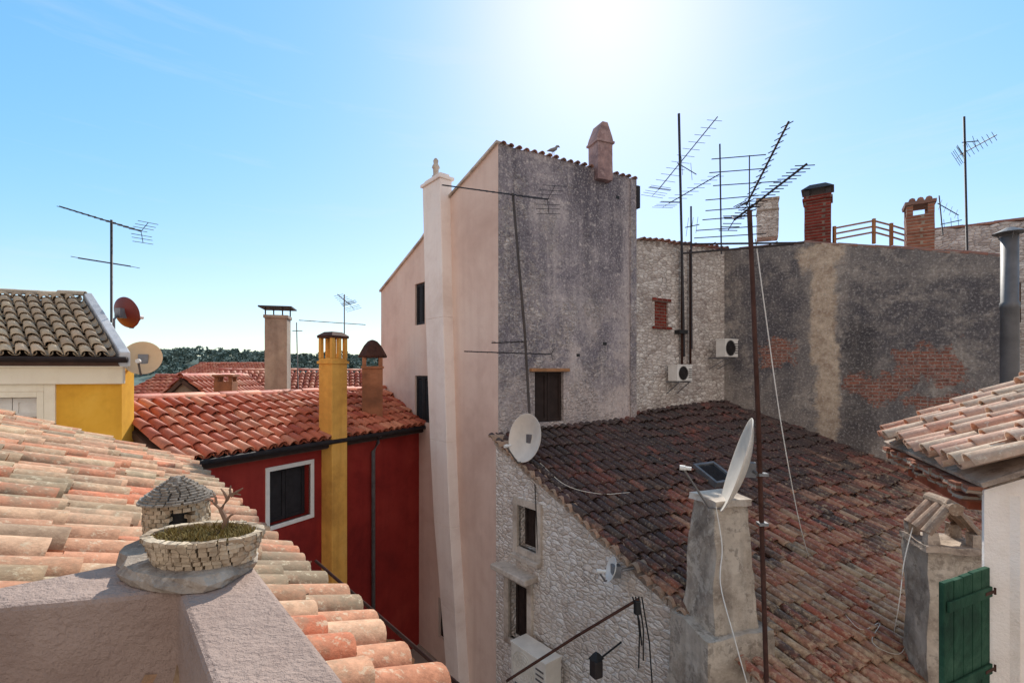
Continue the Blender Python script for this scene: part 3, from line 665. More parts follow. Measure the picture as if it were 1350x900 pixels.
# ------------------------------------------------------------------ big dark wall on the right
FD = Fr(Bp, Dp)
big = thing('plaster_house', (8, 13, 0), 'big house wall of dark stained plaster with bare brick patches', 'house')
Mw, nt, b = mk('dark_stained_plaster_with_brick'); v = coord(nt); vs_ = coord(nt, (2.4, 2.4, .3))
c0 = plaster_col(nt, v, vs_, S(132, 126, 122), S(86, 84, 88), S(172, 163, 153), .9, .6, .85)
sp = nd(nt, 'ShaderNodeSeparateXYZ', {0: v}); sx_, sz_ = sp.outputs[0], sp.outputs[2]
wv = nd(nt, 'ShaderNodeTexNoise', {'Vector': v, 'Scale': 1.5, 'Detail': 12.0, 'Roughness': .75}); wc = nd(nt, 'ShaderNodeSeparateColor', {0: wv.outputs[1]})
dwx = mt(nt, 'SUBTRACT', wc.outputs[0], .5); dwz = mt(nt, 'SUBTRACT', wc.outputs[1], .5)
bc, bf = brick_nodes(nt, sx_, mt(nt, 'ADD', sz_, mt(nt, 'MULTIPLY', nz(nt, v, 2, 2), .04)), S(168, 108, 88), S(136, 88, 76), S(168, 154, 142))
def region(x0, y0, x1, y1, soft=.12, wp=2.4):
    ws = mt(nt, 'ADD', sx_, mt(nt, 'MULTIPLY', dwx, wp)); wz = mt(nt, 'ADD', sz_, mt(nt, 'MULTIPLY', dwz, wp*.85))
    a0, z0 = FD.hit(x0, y1)[0], FD.hit((x0+x1)/2, y1)[1]; a1, z1 = FD.hit(x1, y0)[0], FD.hit((x0+x1)/2, y0)[1]
    return mt(nt, 'MULTIPLY', band(nt, ws, a0, a1, soft), band(nt, wz, z0, z1, soft))
wz = mt(nt, 'ADD', sz_, mt(nt, 'MULTIPLY', dwz, 2.0))
brk = bw(nt, nz(nt, v, 1.7, 12, .75, .3), .42, .53)
dkm = mt(nt, 'MAXIMUM', region(955, 345, 1050, 500, .2), region(1122, 365, 1320, 460, .2))
c0 = mix(nt, mt(nt, 'MULTIPLY', mt(nt, 'MULTIPLY', dkm, brk), .85), c0, mix(nt, nz(nt, v, 5, 8, .75), S(58, 58, 65), S(104, 101, 105)))
c0 = mix(nt, mt(nt, 'MULTIPLY', region(1112, 430, 1150, 600, .15, 1.6), .6), c0, S(64, 62, 64))
tan = mt(nt, 'MAXIMUM', region(1070, 325, 1100, 480, .06, .7), region(1076, 450, 1106, 620, .06, .8))
tan = mt(nt, 'MAXIMUM', tan, region(1052, 322, 1112, 350, .1, 1.2))
c0 = mix(nt, mt(nt, 'MULTIPLY', mt(nt, 'MULTIPLY', tan, bw(nt, nz(nt, v, 3, 10, .75), .24, .42)), .9), c0, mix(nt, bw(nt, nz(nt, v, 4, 8, .7), .35, .65), S(156, 134, 114), S(220, 203, 180)))
bm_ = mt(nt, 'MAXIMUM', mt(nt, 'MAXIMUM', region(1185, 452, 1270, 506, .16), region(1112, 490, 1200, 526, .16)), mt(nt, 'MAXIMUM', region(1005, 448, 1055, 486, .14), region(1200, 520, 1290, 550, .16)))
bm_ = bw(nt, mt(nt, 'MULTIPLY', bm_, mt(nt, 'MULTIPLY', nz(nt, v, 3.5, 12, .8), 2.0)), .6, .95)
c0 = mix(nt, mt(nt, 'MULTIPLY', bm_, .95), c0, mix(nt, .85, bc, ramp(nt, nz(nt, v, 8, 6, .7), [(.35, (.5, .47, .46, 1)), (.6, (1, 1, 1, 1))]), 'MULTIPLY'))
lowm = mt(nt, 'SUBTRACT', 1.0, sm(nt, mt(nt, 'ADD', wz, mt(nt, 'MULTIPLY', sx_, .34)), CZ-.9, CZ+.3))
c0 = mix(nt, mt(nt, 'MULTIPLY', lowm, .3), c0, S(126, 115, 108))
c0 = grain(nt, v, c0, .5, 20)
setc(nt, b, c0); bump(nt, b, mt(nt, 'ADD', nz(nt, v, 9, 9, .75), mt(nt, 'MULTIPLY', mt(nt, 'MULTIPLY', bf, bm_), -.6)), .7, .03)
tp = [FD.hit(955, 330), FD.hit(1060, 319), FD.hit(1180, 326), (FD.L, FD.hit(1308, 338)[1])]
ol = []
for p, q_ in zip(tp, tp[1:]): ol += rough_line(p, q_, 6, .02)[:-1]
ol.append(tp[-1]); ol[0] = (0, tp[0][1])
wall('wall', FD, [(0, 0), (FD.L, 0)]+ol[::-1], Mw, big, (), .4)
tile_row('wall_coping', [FD.pt(a, .08, z-.03) for a, z in tp], M['t_edge'], big, .3, .09, True)
rb = MB(); P = [FD.pt(a, .2, z-.05) for a, z in tp]
for p, q_ in zip(P, P[1:]): rb.hexa([p-V((0, 0, .1)), q_-V((0, 0, .1)), q_+FD.y*5-V((0, 0, .1)), p+FD.y*5-V((0, 0, .1)), p, q_, q_+FD.y*5, p+FD.y*5])
rb.build('roof', M['t_edge'], big)
rD = math.atan2(FD.x.y, FD.x.x); qD = Matrix.Rotation(rD, 3, 'Z')
o, c, w, d, zt = chim(big, 999, 1024, 264, 312, 13.2, M['stone2'], -.42)
mb = MB(); mb.box(c+V((0, 0, zt+.04)), (w*1.1, d*1.1, .07), -.42, .008); mb.build('chimney_cap', M['mortar'], o, bev=.01)
mb = MB(); mb.box(c+V((0, 0, zt-.25)), (w*1.06, d*1.06, .05), -.42); mb.build('chimney_band', M['taupe'], o, bev=.01)
o, c, w, d, zt = chim(big, 1063, 1093, 262, 325, 12.3, M['brick'], rD, .5)
mb = MB(); mb.box(c+V((0, 0, zt+.03)), (w*1.14, d*1.14, .06), rD); mb.box(c+V((0, 0, zt+.09)), (w*1.05, d*1.05, .05), rD); mb.build('chimney_band', M['brick'], o)
piers(o, c, w, d, zt+.115, .16, rD, .4, M['darkmetal'])
mb = MB(); mb.hexa([c+qD@V((x*w*k, y*d*k, zt+z)) for z, k in ((.277, .62), (.42, .3)) for x, y in ((-1, -1), (1, -1), (1, 1), (-1, 1))]); mb.build('chimney_cap', M['darkmetal'], o)
o, c, w, d, zt = chim(big, 1197, 1226, 282, 330, 11.3, M['brick2'], rD, .5)
piers(o, c, w, d, zt, .24, rD, .38, M['brick2'], wk=.24)
mb = MB(); mb.box(c+V((0, 0, zt+.275)), (w*1.15, d*1.15, .07), rD, .01)
for x in (-.3, 0, .3): mb.tube([c+qD@V((x*w, -d*.5, zt+.34)), c+qD@V((x*w, d*.5, zt+.34))], .065, 8)
mb.build('chimney_cap', M['t_edge'], o)
rt = thing('terrace_railing', W(1145, 318, 12), 'light wooden terrace railing between the two brick chimneys', 'railing')
pts = [W(1100, 312, 12.4), W(1152, 308, 12.2), W(1175, 310, 12.0), W(1195, 312, 11.9)]
tops = [W(1100, 301, 12.4), W(1152, 291, 12.2), W(1175, 297, 12.0), W(1195, 303, 11.9)]
for p, t_ in zip(pts, tops):
    mb = MB(); mb.box((p+t_)/2+V((0, 0, -.1)), (.06, .06, (t_-p).length+.3)); mb.build('post', M['wood'], rt)
for p, q_ in zip(tops, tops[1:]):
    for k in (0, -.14, -.28): mb = MB(); mb.tube([p+V((0, 0, k)), q_+V((0, 0, k))], .022, 4); mb.build('rail', M['wood'], rt)

p0 = W(1226, 300, 13.2); p1 = W(1440, 300, 11.2); FF = Fr(p0.xy, p1.xy)
far = thing('old_stone_house', (13, 13, 0), 'old stone house at the right edge behind the dark plaster wall', 'house')
wf = FF.rect(1305, 374, 1346, 426)
wall('wall', FF, [(0, 0), (FF.L, 0)]+rough_line((FF.L, FF.hit(1440, 280)[1]), (0, FF.hit(1226, 305)[1]), 10, .04), M['stone2'], far, [wf], .4)
window(FF, wf, far, M['wood'], None)
tile_row('wall_coping', [FF.pt(0, .1, FF.hit(1226, 305)[1]), FF.pt(FF.L, .1, FF.hit(1440, 280)[1])], M['t_edge'], far, .3, .1, True)
ft = thing('steel_flue', W(1330, 490, 8.2), 'tall grey steel flue pipe with conical cap at the right edge', 'flue pipe')
mb = MB(); p = W(1331, 560, 8.2); t_ = W(1331, 312, 8.2)
mb.lathe(V((p.x, p.y, p.z)), [(.12, 0), (.12, t_.z-p.z-1.2), (.128, t_.z-p.z-1.19), (.128, t_.z-p.z-1.1), (.115, t_.z-p.z-1.09), (.115, t_.z-p.z), (.1, t_.z-p.z)], 20); mb.build('pipe', M['flue'], ft, smooth=True)
mb = MB(); mb.lathe(t_, [(.21, .05), (.22, .06), (.05, .15), (.001, .16)], 20); mb.lathe(t_, [(.21, .05), (.001, .06)], 20); mb.build('cap', M['flue'], ft)
for k in range(3):
    mb = MB(); mb.tube([t_+V((math.cos(k*2.1)*.105, math.sin(k*2.1)*.105, -.05)), t_+V((math.cos(k*2.1)*.16, math.sin(k*2.1)*.16, .06))], .01, 5); mb.build('cap_strut', M['flue'], ft)

# ------------------------------------------------------------------ red house
d2 = V((.471, .883)).normalized(); Lr = V((-4.62, 7.33)); Rr = V((-2.286, 11.7))
p0 = Lr-d2*1.3; p1 = Rr+d2*.28; FRd = Fr(p0, p1); ze = CZ-1.23
red = thing('red_house', (-4.5, 10.5, 0), 'deep red plastered house with an orange tile roof', 'house')
hw = FRd.rect(355, 616, 409, 685)
wall('wall', FRd, [(.9, 0), (FRd.L, 0), (FRd.L, ze-.04), (.9, ze-.04)], M['red'], red, [hw], .35)
window(FRd, hw, red, M['greyshut'], M['whitep'], .075, False, .16, 'dark window in a thin white frame', sill=None)
ov = .22; v2 = V((-.883, .471, .4)); O2 = FRd.pt(0, -ov, ze-.07)
Lx = FRd.L
rl_ = 2.1; la = .82
tile_roof('roof', O2, FRd.x, v2, [(la, 0), (Lx-.22, 0), (Lx+.62, rl_), (la, rl_)], M['t_red'], red, .2, .33, .9, sag=.04)
n2 = V((-.883, .471, 0))
rg = O2+V(v2).normalized()*rl_
tile_row('ridge', [rg+FRd.x*la+V((0, 0, .06)), rg+FRd.x*(Lx+.5)+V((0, 0, .06))], M['t_red'], red, .36, .1, True)
bs = MB(); bs.prism([rg+FRd.x*la, rg+FRd.x*(Lx+.5), rg+FRd.x*(Lx+.5)+n2*2-V((0, 0, .9)), rg+FRd.x*la+n2*2-V((0, 0, .9))], (0, 0, -.1)); bs.build('rear_slope', M['t_red'], red)
mb = MB(); FRd.bx(mb, la, Lx-.2, -ov+.02, 0, ze-.18, ze-.09); mb.build('eave_board', M['shade'], red)
mb = MB(); mb.tube([FRd.pt(la, -ov-.05, ze-.07), FRd.pt(Lx-.25, -ov-.05, ze-.07)], .045, 8); mb.build('gutter', M['greyshut'], red, smooth=True)
mb = MB(); a, z_ = FRd.hit(489, 580); mb.tube([FRd.pt(a, -ov-.04, ze-.1), FRd.pt(a, -ov+.02, ze-.24), FRd.pt(a, -.07, ze-.44), FRd.pt(a, -.07, 0.02)], .04, 10); mb.build('downpipe', M['steel'], red, smooth=True)
mb = MB(); a, z_ = FRd.hit(302, 604); FRd.bx(mb, a-.06, a+.06, -.02, .02, z_-.06, z_+.06); mb.build('wall_vent', M['limestone'], red, bev=.008)
al = FRd.hit(421, 500, .06)[0]; ar = FRd.hit(458, 500, -.28)[0]; zt_ = FRd.hit(440, 472, -.28)[1]; w = ar-al
mb = MB(); FRd.bx(mb, al, ar, -.28, .08, 0, zt_); oc = mb.build('chimney', M['yellow2'], red, 'tall ochre chimney up the red wall', bev=.015)
zo = FRd.hit(440, 445, -.28)[1]
for a in (al, (al+ar)/2-w*.08, ar-w*.18):
    for y in (-.28, .02): mb = MB(); FRd.bx(mb, a, a+w*.18, y, y+.06, zt_+.002, zo); mb.build('chimney_pier', M['yellow2'], oc)
mb = MB(); FRd.bx(mb, al-.02, ar+.02, -.3, .1, zo+.002, zo+.04)
P = [FRd.pt(a, y, z) for z, k in ((zo+.042, 0), (zo+.12, .1)) for a, y in ((al-.03+k, -.31+k), (ar+.03-k, -.31+k), (ar+.03-k, .11-k), (al-.03+k, .11-k))]
mb.hexa(P); mb.build('chimney_cap', M['rust'], oc)
mb = MB(); FRd.bx(mb, al-.025, ar+.025, -.305, .1, zt_-.1, zt_-.05); mb.build('chimney_band', M['yellow2'], oc)
rzr = math.atan2(FRd.x.y, FRd.x.x)
o, c, w, d, zt = chim(red, 478, 504, 484, 560, 11.0, M['brownpl'], rzr-.8, .45, .006)
piers(o, c, w, d, zt+.02, .2, rzr-.8, .4, M['brownpl'])
mb = MB(); mb.lathe(c+V((0, 0, zt+.22)), [(.001, .0), (w*.72, 0), (w*.74, .04), (w*.6, .15), (w*.45, .27), (w*.25, .37), (w*.1, .4), (.001, .41)], 9); mb.build('chimney_cap', M['rust'], o)
mb = MB(); mb.box(c+V((0, 0, zt)), (w*1.12, d*1.12, .05), rzr-.8); mb.build('chimney_band', M['brownpl'], o)
FG = Fr((FRd.pt(.9, 0, 0)+n2*4.2).xy, FRd.pt(.9, 0, 0).xy); wall('wall', FG, [(0, 0), (FG.L-.003, 0), (FG.L-.003, ze-.2), (FG.L-1.9, ze+.5), (0, ze-.4)], M['red'], red, (), .3)

# ------------------------------------------------------------------ yellow house
YK = .79
FY = Fr((-12.8*YK, 7.225*YK), (-6.93*YK, 8.7*YK)); zy = CZ+.27*YK
yel = thing('yellow_house', (-8, 8.5, 0), 'yellow and cream house with tan tiles at the left edge', 'house')
FYw = Fr(FY.pt(0, .2, 0).xy, FY.pt(FY.L-.06, .2, 0).xy)
hy_ = FYw.rect(-30, 524, 50, 552)
wall('wall', FYw, [(0, 0), (FYw.L, 0), (FYw.L, zy-.06), (0, zy-.06)], M['yellow'], yel, [hy_], .35)
window(FYw, hy_, yel, M['whitep'], M['cream'], .08, False, .1, 'cream framed window', proud=.03)
mb = MB(); z1_ = FYw.hit(120, 506)[1]
FYw.bx(mb, 0, FYw.L+.05, -.08, -.002, z1_, zy-.065); FYw.bx(mb, 0, FYw.L+.08, -.14, -.002, zy-.16, zy-.06); mb.build('cornice', M['cream'], yel, bev=.015)
a75 = FYw.hit(74, 520)[0]; zb_ = FYw.hit(40, 620)[1]
mb = MB(); FYw.bx(mb, hy_[2]+.083, a75, -.025, .02, zb_, z1_-.003); mb.build('window_surround', M['cream'], yel)
mb = MB(); FYw.bx(mb, 0, hy_[2]+.08, -.024, .02, hy_[3]+.083, z1_-.003); mb.build('window_surround', M['cream'], yel)
vy = V((-2.2, 1.8, 1.31)); Oy = V((FY.o.x, FY.o.y, zy-.03)); ly = 3.1*YK
tile_roof('roof', Oy, FY.x, vy, [(0, 0), (FY.L-.02, 0), (FY.L-.02, ly), (0, ly)], M['t_tan'], yel, .18, .28, .5, sag=.03)
vyn = vy.normalized()
rg = Oy+vyn*ly; tile_row('ridge', [rg+V((0, 0, .06)), rg+FY.x*FY.L+V((0, 0, .06))], M['t_tan'], yel, .3, .085, True)
mb = MB(); p = Oy+FY.x*(FY.L-.0)-vyn*.02; q_ = p+vyn*(ly+.08); h_ = V((0, 0, .1)); sd = FY.x*.13
mb.hexa([p-h_, p+sd-h_, q_+sd-h_, q_-h_, p+h_, p+sd+h_, q_+sd+h_, q_+h_]); mb.build('verge_parapet', M['verge'], yel, bev=.01)
mb = MB(); mb.tube([FY.pt(0, -.06, zy-.045), FY.pt(FY.L+.12, -.06, zy-.045)], .04, 8); mb.build('gutter', M['shade'], yel, smooth=True)
FY2 = Fr(FYw.pt(FYw.L, 0, 0).xy, (FYw.pt(FYw.L, 0, 0)+V((-2.2, 1.8, 0))*1.2).xy)
wall('wall', FY2, [(.36, 0), (FY2.L, 0), (FY2.L, zy+.3), (2.1, zy+.8), (.36, zy-.1)], M['yellow'], yel, (), .2)

# ------------------------------------------------------------------ background roofs
def bg_house(label, x0, x1, Y, yr, ye, slope, wallm, tmat, depth=3.5, rot=0.0):
    pL = W(x0, ye, Y); pR = W(x1, ye, Y+rot); t = thing('town_house', ((pL.x+pR.x)/2, Y+2, 0), label, 'house')
    fr = Fr(pL.xy, pR.xy); zE = pL.z
    wall('wall', fr, [(0, 0), (fr.L, 0), (fr.L, zE-.05), (0, zE-.05)], wallm, t, (), .3)
    vv = V((fr.y.x, fr.y.y, slope)); ln = depth*math.sqrt(1+slope*slope)
    tile_roof('roof', fr.pt(0, -.2, zE), fr.x, vv, [(0, 0), (fr.L, 0), (fr.L, ln), (0, ln)], tmat, t, .22, .36, .6, seg=4, sag=.05)
    rr = fr.pt(0, -.2, zE)+vv.normalized()*ln; tile_row('ridge', [rr+V((0, 0, .06)), rr+fr.x*fr.L+V((0, 0, .06))], tmat, t, .4, .11, True)
    for a in (0, fr.L-.2):
        g_ = MB(); g_.hexa([fr.pt(a, .3, 0), fr.pt(a+.2, .3, 0), fr.pt(a+.2, depth*2, 0), fr.pt(a, depth*2, 0), fr.pt(a, .3, zE), fr.pt(a+.2, .3, zE), fr.pt(a+.2, depth*2, zE), fr.pt(a, depth*2, zE)])
        g_.build('wall', wallm, t)
    return t, fr
h1_, f1 = bg_house('house with a long orange roof just behind the taupe chimney', 262, 560, 17.5, 488, 531, .34, M['cream'], M['t_red'], 3.2, 2.5)
h2_, f2 = bg_house('low orange roofed house in the gap beside the yellow house', 130, 232, 17, 503, 538, .34, M['taupe'], M['t_red'], 3.0)
h4_, f4 = bg_house('distant house with a red roof below the wooded hill', 215, 330, 36, 486, 503, .3, M['cream'], M['t_red'], 4.5)
pL = W(212, 535, 14.5); pR = W(282, 535, 14.5); fg = Fr(pL.xy, pR.xy)
gh = thing('gable_house', ((pL.x+pR.x)/2, 16, 0), 'small grey gable between orange roofs left of the taupe chimney', 'house')
am, zm = fg.hit(242, 500); zs = fg.hit(212, 530)[1]
wall('wall', fg, [(0, 0), (fg.L, 0), (fg.L, zs), (am, zm), (0, zs)], M['taupe'], gh, (), .3)
for s, a_, nm in ((-1, 0, 'roof'), (1, fg.L, 'roof')):
    e0 = fg.pt(a_+s*.15, -.12, zs-.08); r0 = fg.pt(am, -.12, zm+.03); up = (r0-e0)
    if s < 0: tile_roof(nm, e0+fg.y*3.5, -fg.y, up, [(0, 0), (3.5, 0), (3.5, up.length), (0, up.length)], M['t_red'], gh, .22, .34, .5, seg=4)
    else: tile_roof(nm, e0, fg.y, up, [(0, 0), (3.5, 0), (3.5, up.length), (0, up.length)], M['t_red'], gh, .22, .34, .5, seg=4)
tile_row('ridge', [fg.pt(am, -.12, zm+.08), fg.pt(am, 3.4, zm+.08)], M['t_red'], gh, .36, .11, True)
o, c, w, d, zt = chim(h2_, 287, 309, 503, 540, 14.0, M['brownpl'], .2, None, .006)
piers(o, c, w, d, zt, .14, .2, .38, M['brownpl'])
mb = MB(); mb.box(c+V((0, 0, zt+.17)), (w*1.15, w*1.15, .06), .2); mb.build('chimney_cap', M['brownpl'], o)
o, c, w, d, zt = chim(h1_, 353, 380, 418, 535, 14.0, M['taupe'], .25, None, .008)
mb = MB(); mb.box(c+V((0, 0, zt+.02)), (w*1.12, w*1.12, .09), .25); mb.build('chimney_band', M['taupe'], o, bev=.01)
mb = MB()
for x in (-.42, .42):
    for y in (-.42, .42): mb.tube([c+V((x*w, y*w, zt+.05)), c+V((x*w, y*w, zt+.28))], .02, 5)
mb.box(c+V((0, 0, zt+.29)), (w*1.5, w*1.5, .04), .25); mb.build('chimney_cap', M['darkmetal'], o)

# ------------------------------------------------------------------ the near roof, parapet and stone model
E0 = V((-.29, 1.53, CZ-1.04)); uf = V((-.643, .766, 0)); vf_ = V((-.766, -.643, .416)); vf = vf_.normalized()
def at(a, t, z): return V((E0.x+uf.x*a-.766*t, E0.y+uf.y*a-.643*t, z))
def atp(a, t, z): return V((-.23+uf.x*a-.766*t, 1.58+uf.y*a-.643*t, z))
terr = thing('terrace_house', (-2, 2.5, 0), 'near house with sunlit pale clay tiles and a mauve stucco terrace parapet', 'house')
tile_roof('roof', E0, uf, vf, [(-.7, 0), (5.2, 0), (5.2, 3.6), (.2, 3.6), (.2, .6), (-.7, .6)], M['t_fore'], terr, .155, .25, 1.3, lift=.024, seg=9, sag=.045)
mb = MB(); mb.tube([at(1.55, -.2, CZ-1.09), at(-.9, -.2, CZ-1.09)], .008, 8); mb.build('gutter', M['rust'], terr, smooth=True)
mb = MB(); mb.hexa([at(5.1, .1, 0), at(-1.2, .1, 0), at(-1.2, .4, 0), at(5.1, .4, 0), at(5.1, .1, CZ-1.17), at(-1.2, .1, CZ-1.17), at(-1.2, .4, CZ-1.05), at(5.1, .4, CZ-1.05)]); mb.build('wall', M['white'], terr)
mb = MB(); mb.hexa([at(5.1, .1, 0), at(5.0, .1, 0), at(5.0, 3.2, 0), at(5.1, 3.2, 0), at(5.1, .1, CZ-1.2), at(5.0, .1, CZ-1.2), at(5.0, 3.2, CZ+.05), at(5.1, 3.2, CZ+.05)]); mb.build('wall', M['white'], terr)
Lp = [(-1.3, .535), (.29, .53), (.29, 2.4), (.16, 2.4), (.145, 1.0), (.0, .7), (-1.3, .7)]
zp = CZ-.5; mb = MB(); mb.prism([atp(a, t, CZ-1.75) for a, t in Lp], (0, 0, 1.25)); mb.build('parapet', M['stucco'], terr, bev=.012)
mb = MB(); mb.prism([atp(a, t, CZ-1.8) for a, t in ((-1.3, .6), (.2, .6), (.2, 2.6), (-1.3, 2.6))], (0, 0, .1)); mb.build('terrace_floor', M['limestone'], terr)
# stone model of a hut with a planter on its slab
mc = V((-.855, 1.315, zp)); hc = V((-.985, 1.45)); pcn = V((-.77, 1.235))
hut = thing('stone_hut_model', mc, 'miniature round dry stone hut with a planter on the parapet corner', 'stone model')
mb = MB(); P = []; ma = V((-.72, .69, 0)); mi = V((.69, .72, 0)); cc_ = V((mc.x, mc.y, 0))
for i in range(26):
    an = 2*math.pi*i/26; r = 1+rnd(-.1, .07); p = cc_+ma*(math.cos(an)*.25*r)+mi*(math.sin(an)*.15*r); P.append((p.x, p.y, zp+.002))
n = len(P); P2 = [(p[0]*.95+mc.x*.05, p[1]*.95+mc.y*.05, zp+.034+rnd(-.004, .003)) for p in P]; P1 = [(p[0]+rnd(-.014, .014), p[1]+rnd(-.014, .014), zp+.018) for p in P]
mb.add(P+P1+P2, [tuple(range(n))[::-1], tuple(range(2*n, 3*n))]+[(i+k*n, (i+1) % n+k*n, (i+1) % n+(k+1)*n, i+(k+1)*n) for k in (0, 1) for i in range(n)])
mb.build('base_slab', M['oldrender'], hut)
zb = zp+.032; mb = MB()
todoor = math.atan2(-hc.y, -hc.x+.2)
door = lambda an: abs(((an-todoor+math.pi) % (2*math.pi))-math.pi) < .36
for k in range(8): stone_ring(mb, hc, .068, .068, zb+k*.0118, .012, 22, .028, (door if k < 6 else None), .0009, k*.17)
mb.build('hut_wall', M['pale_stone'], hut)
mb = MB()
for k in range(11):
    r = .095*(1-k/11.6)**.92; stone_ring(mb, hc, max(.004, r-.015), max(.004, r-.015), zb+.0945+k*.006, .0063, max(6, int(26*(1-k/12))), .032, None, .0006, k*.2)
mb.lathe((hc.x, hc.y, zb+.094), [(.078, 0), (.061, .02), (.033, .047), (.015, .065), (.001, .069)], 14); mb.build('hut_roof', M['slate'], hut)
mb = MB(); mb.lathe((hc.x, hc.y, zb), [(.048, 0), (.048, .09), (.001, .09)], 14); mb.build('hut_doorway', M['black'], hut)
mb = MB()
for k in range(6): stone_ring(mb, pcn, .112+k*.0042, .067+k*.0032, zb+k*.0115, .0117, 34+k, .02, None, .0011, k*.11)
mb.build('planter_wall', M['pale_stone'], hut)
mb = MB(); mb.add([(pcn.x+math.cos(i*math.pi/12)*.126, pcn.y+math.sin(i*math.pi/12)*.077, zb+.058) for i in range(24)], [tuple(range(24))]); mb.build('soil', M['soil'], hut)
mb = MB()
for i in range(1200):
    an = rnd(0, 6.28); r = math.sqrt(rnd(0, 1)); p = V((pcn.x+math.cos(an)*.12*r, pcn.y+math.sin(an)*.072*r, zb+.057)); h = rnd(.004, .016)*(1+1.6*max(0, noise.noise(p*22)))
    t_ = p+V((rnd(-.014, .014), rnd(-.014, .014), h)); s = V((rnd(-1, 1), rnd(-1, 1), 0)).normalized()*.0018; mb.add([p-s, p+s, t_+s*.4, t_-s*.4], [(0, 1, 2, 3)])
mb.build('dry_plant', M['straw'], hut)
mb = MB(); b0 = V((pcn.x+.02, pcn.y+.045, zb+.052))
mb.tube([b0, b0+V((.008, 0, .03)), b0+V((-.006, 0, .06)), b0+V((.01, .002, .085))], [.0085, .007, .006, .0045], 6)
for p, q_ in (((-.006, 0, .06), (-.036, .006, .084)), ((.01, .002, .085), (.034, 0, .104)), ((.01, .002, .085), (-.008, .004, .112)), ((.008, 0, .03), (.03, -.004, .048)), ((-.02, .004, .072), (-.03, .006, .1)), ((.02, 0, .093), (.044, .004, .096)), ((.02, 0, .093), (.018, .004, .12)), ((-.03, .004, .08), (-.05, .004, .082)), ((.034, 0, .104), (.05, .002, .114))):
    p, q_ = b0+V(p), b0+V(q_); m_ = (p+q_)/2+V((rnd(-.004, .004), 0, rnd(0, .006))); mb.tube([p, m_, q_], [.004, .0028, .0016], 5)
mb.build('twig', M['bark'], hut)

# ------------------------------------------------------------------ house at the right edge
Eg = V((2.81, 3.0, CZ-.64)); ug = V((.394, .919, 0)); pg = V((.919, -.394, 0)); vg = V((.919, -.394, .5))
gr = thing('white_house', (4, 3.5, 0), 'white stuccoed house at the right edge with worn pale tiles', 'house')
tile_roof('roof', Eg, -ug, vg, [(-1.9, 0), (.05, 0), (.05, 2.2), (-1.9, 2.2)], M['t_right'], gr, .165, .27, 1.6, lift=.03, seg=8, deckm=M['mortar'], deckt=.03, sag=.03)
k0 = Eg+ug*.03+pg*.06; k1 = Eg+ug*.03+pg*2.0
fgw = Fr(k0.xy, k1.xy)
wall('wall', fgw, [(0, 0), (fgw.L, 0), (fgw.L, CZ+.2), (0, CZ-.72)], M['white'], gr, (), .03)
ku = k0+V((.72, .69, 0))*1.9
fb = Fr(ku.xy, (k0.x+.035, k0.y+.03)); wall('wall', fb, [(0, 0), (fb.L, 0), (fb.L, CZ-.74), (0, CZ-.5)], M['white'], gr, (), .15)
mb = MB(); p = Eg+ug*.06+pg*.1; q_ = Eg+ug*1.82+pg*.1
P = [p+V((0, 0, -.17)), q_+V((0, 0, -.18)), q_+pg*.5+V((0, 0, -.08)), p+pg*.5+V((0, 0, -.07)), p+V((0, 0, -.03)), q_+V((0, 0, -.03)), q_+pg*.5+V((0, 0, .13)), p+pg*.5+V((0, 0, .13))]
mb.rbox(P, 22, .035, 7); mb.build('eave_mortar', M['mortar'], gr, smooth=True)
mb = MB()
for i in range(14):
    c = Eg+ug*(.1+.127*i)+pg*(.1+rnd(-.015, .015))+V((0, 0, -.09+rnd(-.01, .01))); mb.box(c, (.22, .105, .05), math.atan2(pg.y, pg.x)+rnd(-.1, .1), .008)
    if i % 3: c = c+pg*.03+ug*.05+V((0, 0, -.075+rnd(-.01, .01))); mb.box(c, (.2, .1, .045), math.atan2(pg.y, pg.x)+rnd(-.14, .14), .01)
mb.build('brick_course', M['brick2'], gr)
mb = MB(); p = Eg+ug*.42+pg*.12-V((0, 0, .29)); q_ = Eg+ug*1.6+pg*.12-V((0, 0, .29)); s_ = pg*.14; h_ = V((0, 0, .065)); mb.hexa([p, q_, q_+s_, p+s_, p+h_, q_+h_, q_+s_+h_, p+s_+h_]); mb.build('eave_beam', M['beam'], gr, bev=.01)
s0 = V((k0.x-.01, k0.y-.03)); s1 = V((k0.x-.48, k0.y-.25)); fsx = Fr(s1, s0); zt = CZ-1.17; zb = CZ-2.3
sh = MB(); L = fsx.L
nb = 5
for i in range(nb): fsx.bx(sh, L*i/nb+.003, L*(i+1)/nb-.003, -.014+rnd(-.002, .002), .014, zb+rnd(0, .01), zt-rnd(0, .014))
so = sh.build('shutter', M['green'], gr, 'weathered green plank shutter standing open', bev=.004)
for z in (zt-.14, zt-.6, zb+.16):
    sh = MB(); fsx.bx(sh, .02, L-.01, -.03, -.016, z-.03, z+.03); sh.build('batten', M['green'], so, bev=.004)
for z in (zt-.14, zt-.6):
    sh = MB(); fsx.bx(sh, L-.1, L+.01, -.034, -.031, z-.009, z+.009); sh.tube([fsx.pt(L+.01, -.032, z-.02), fsx.pt(L+.01, -.032, z+.02)], .006, 8); sh.build('hinge', M['rust'], so)

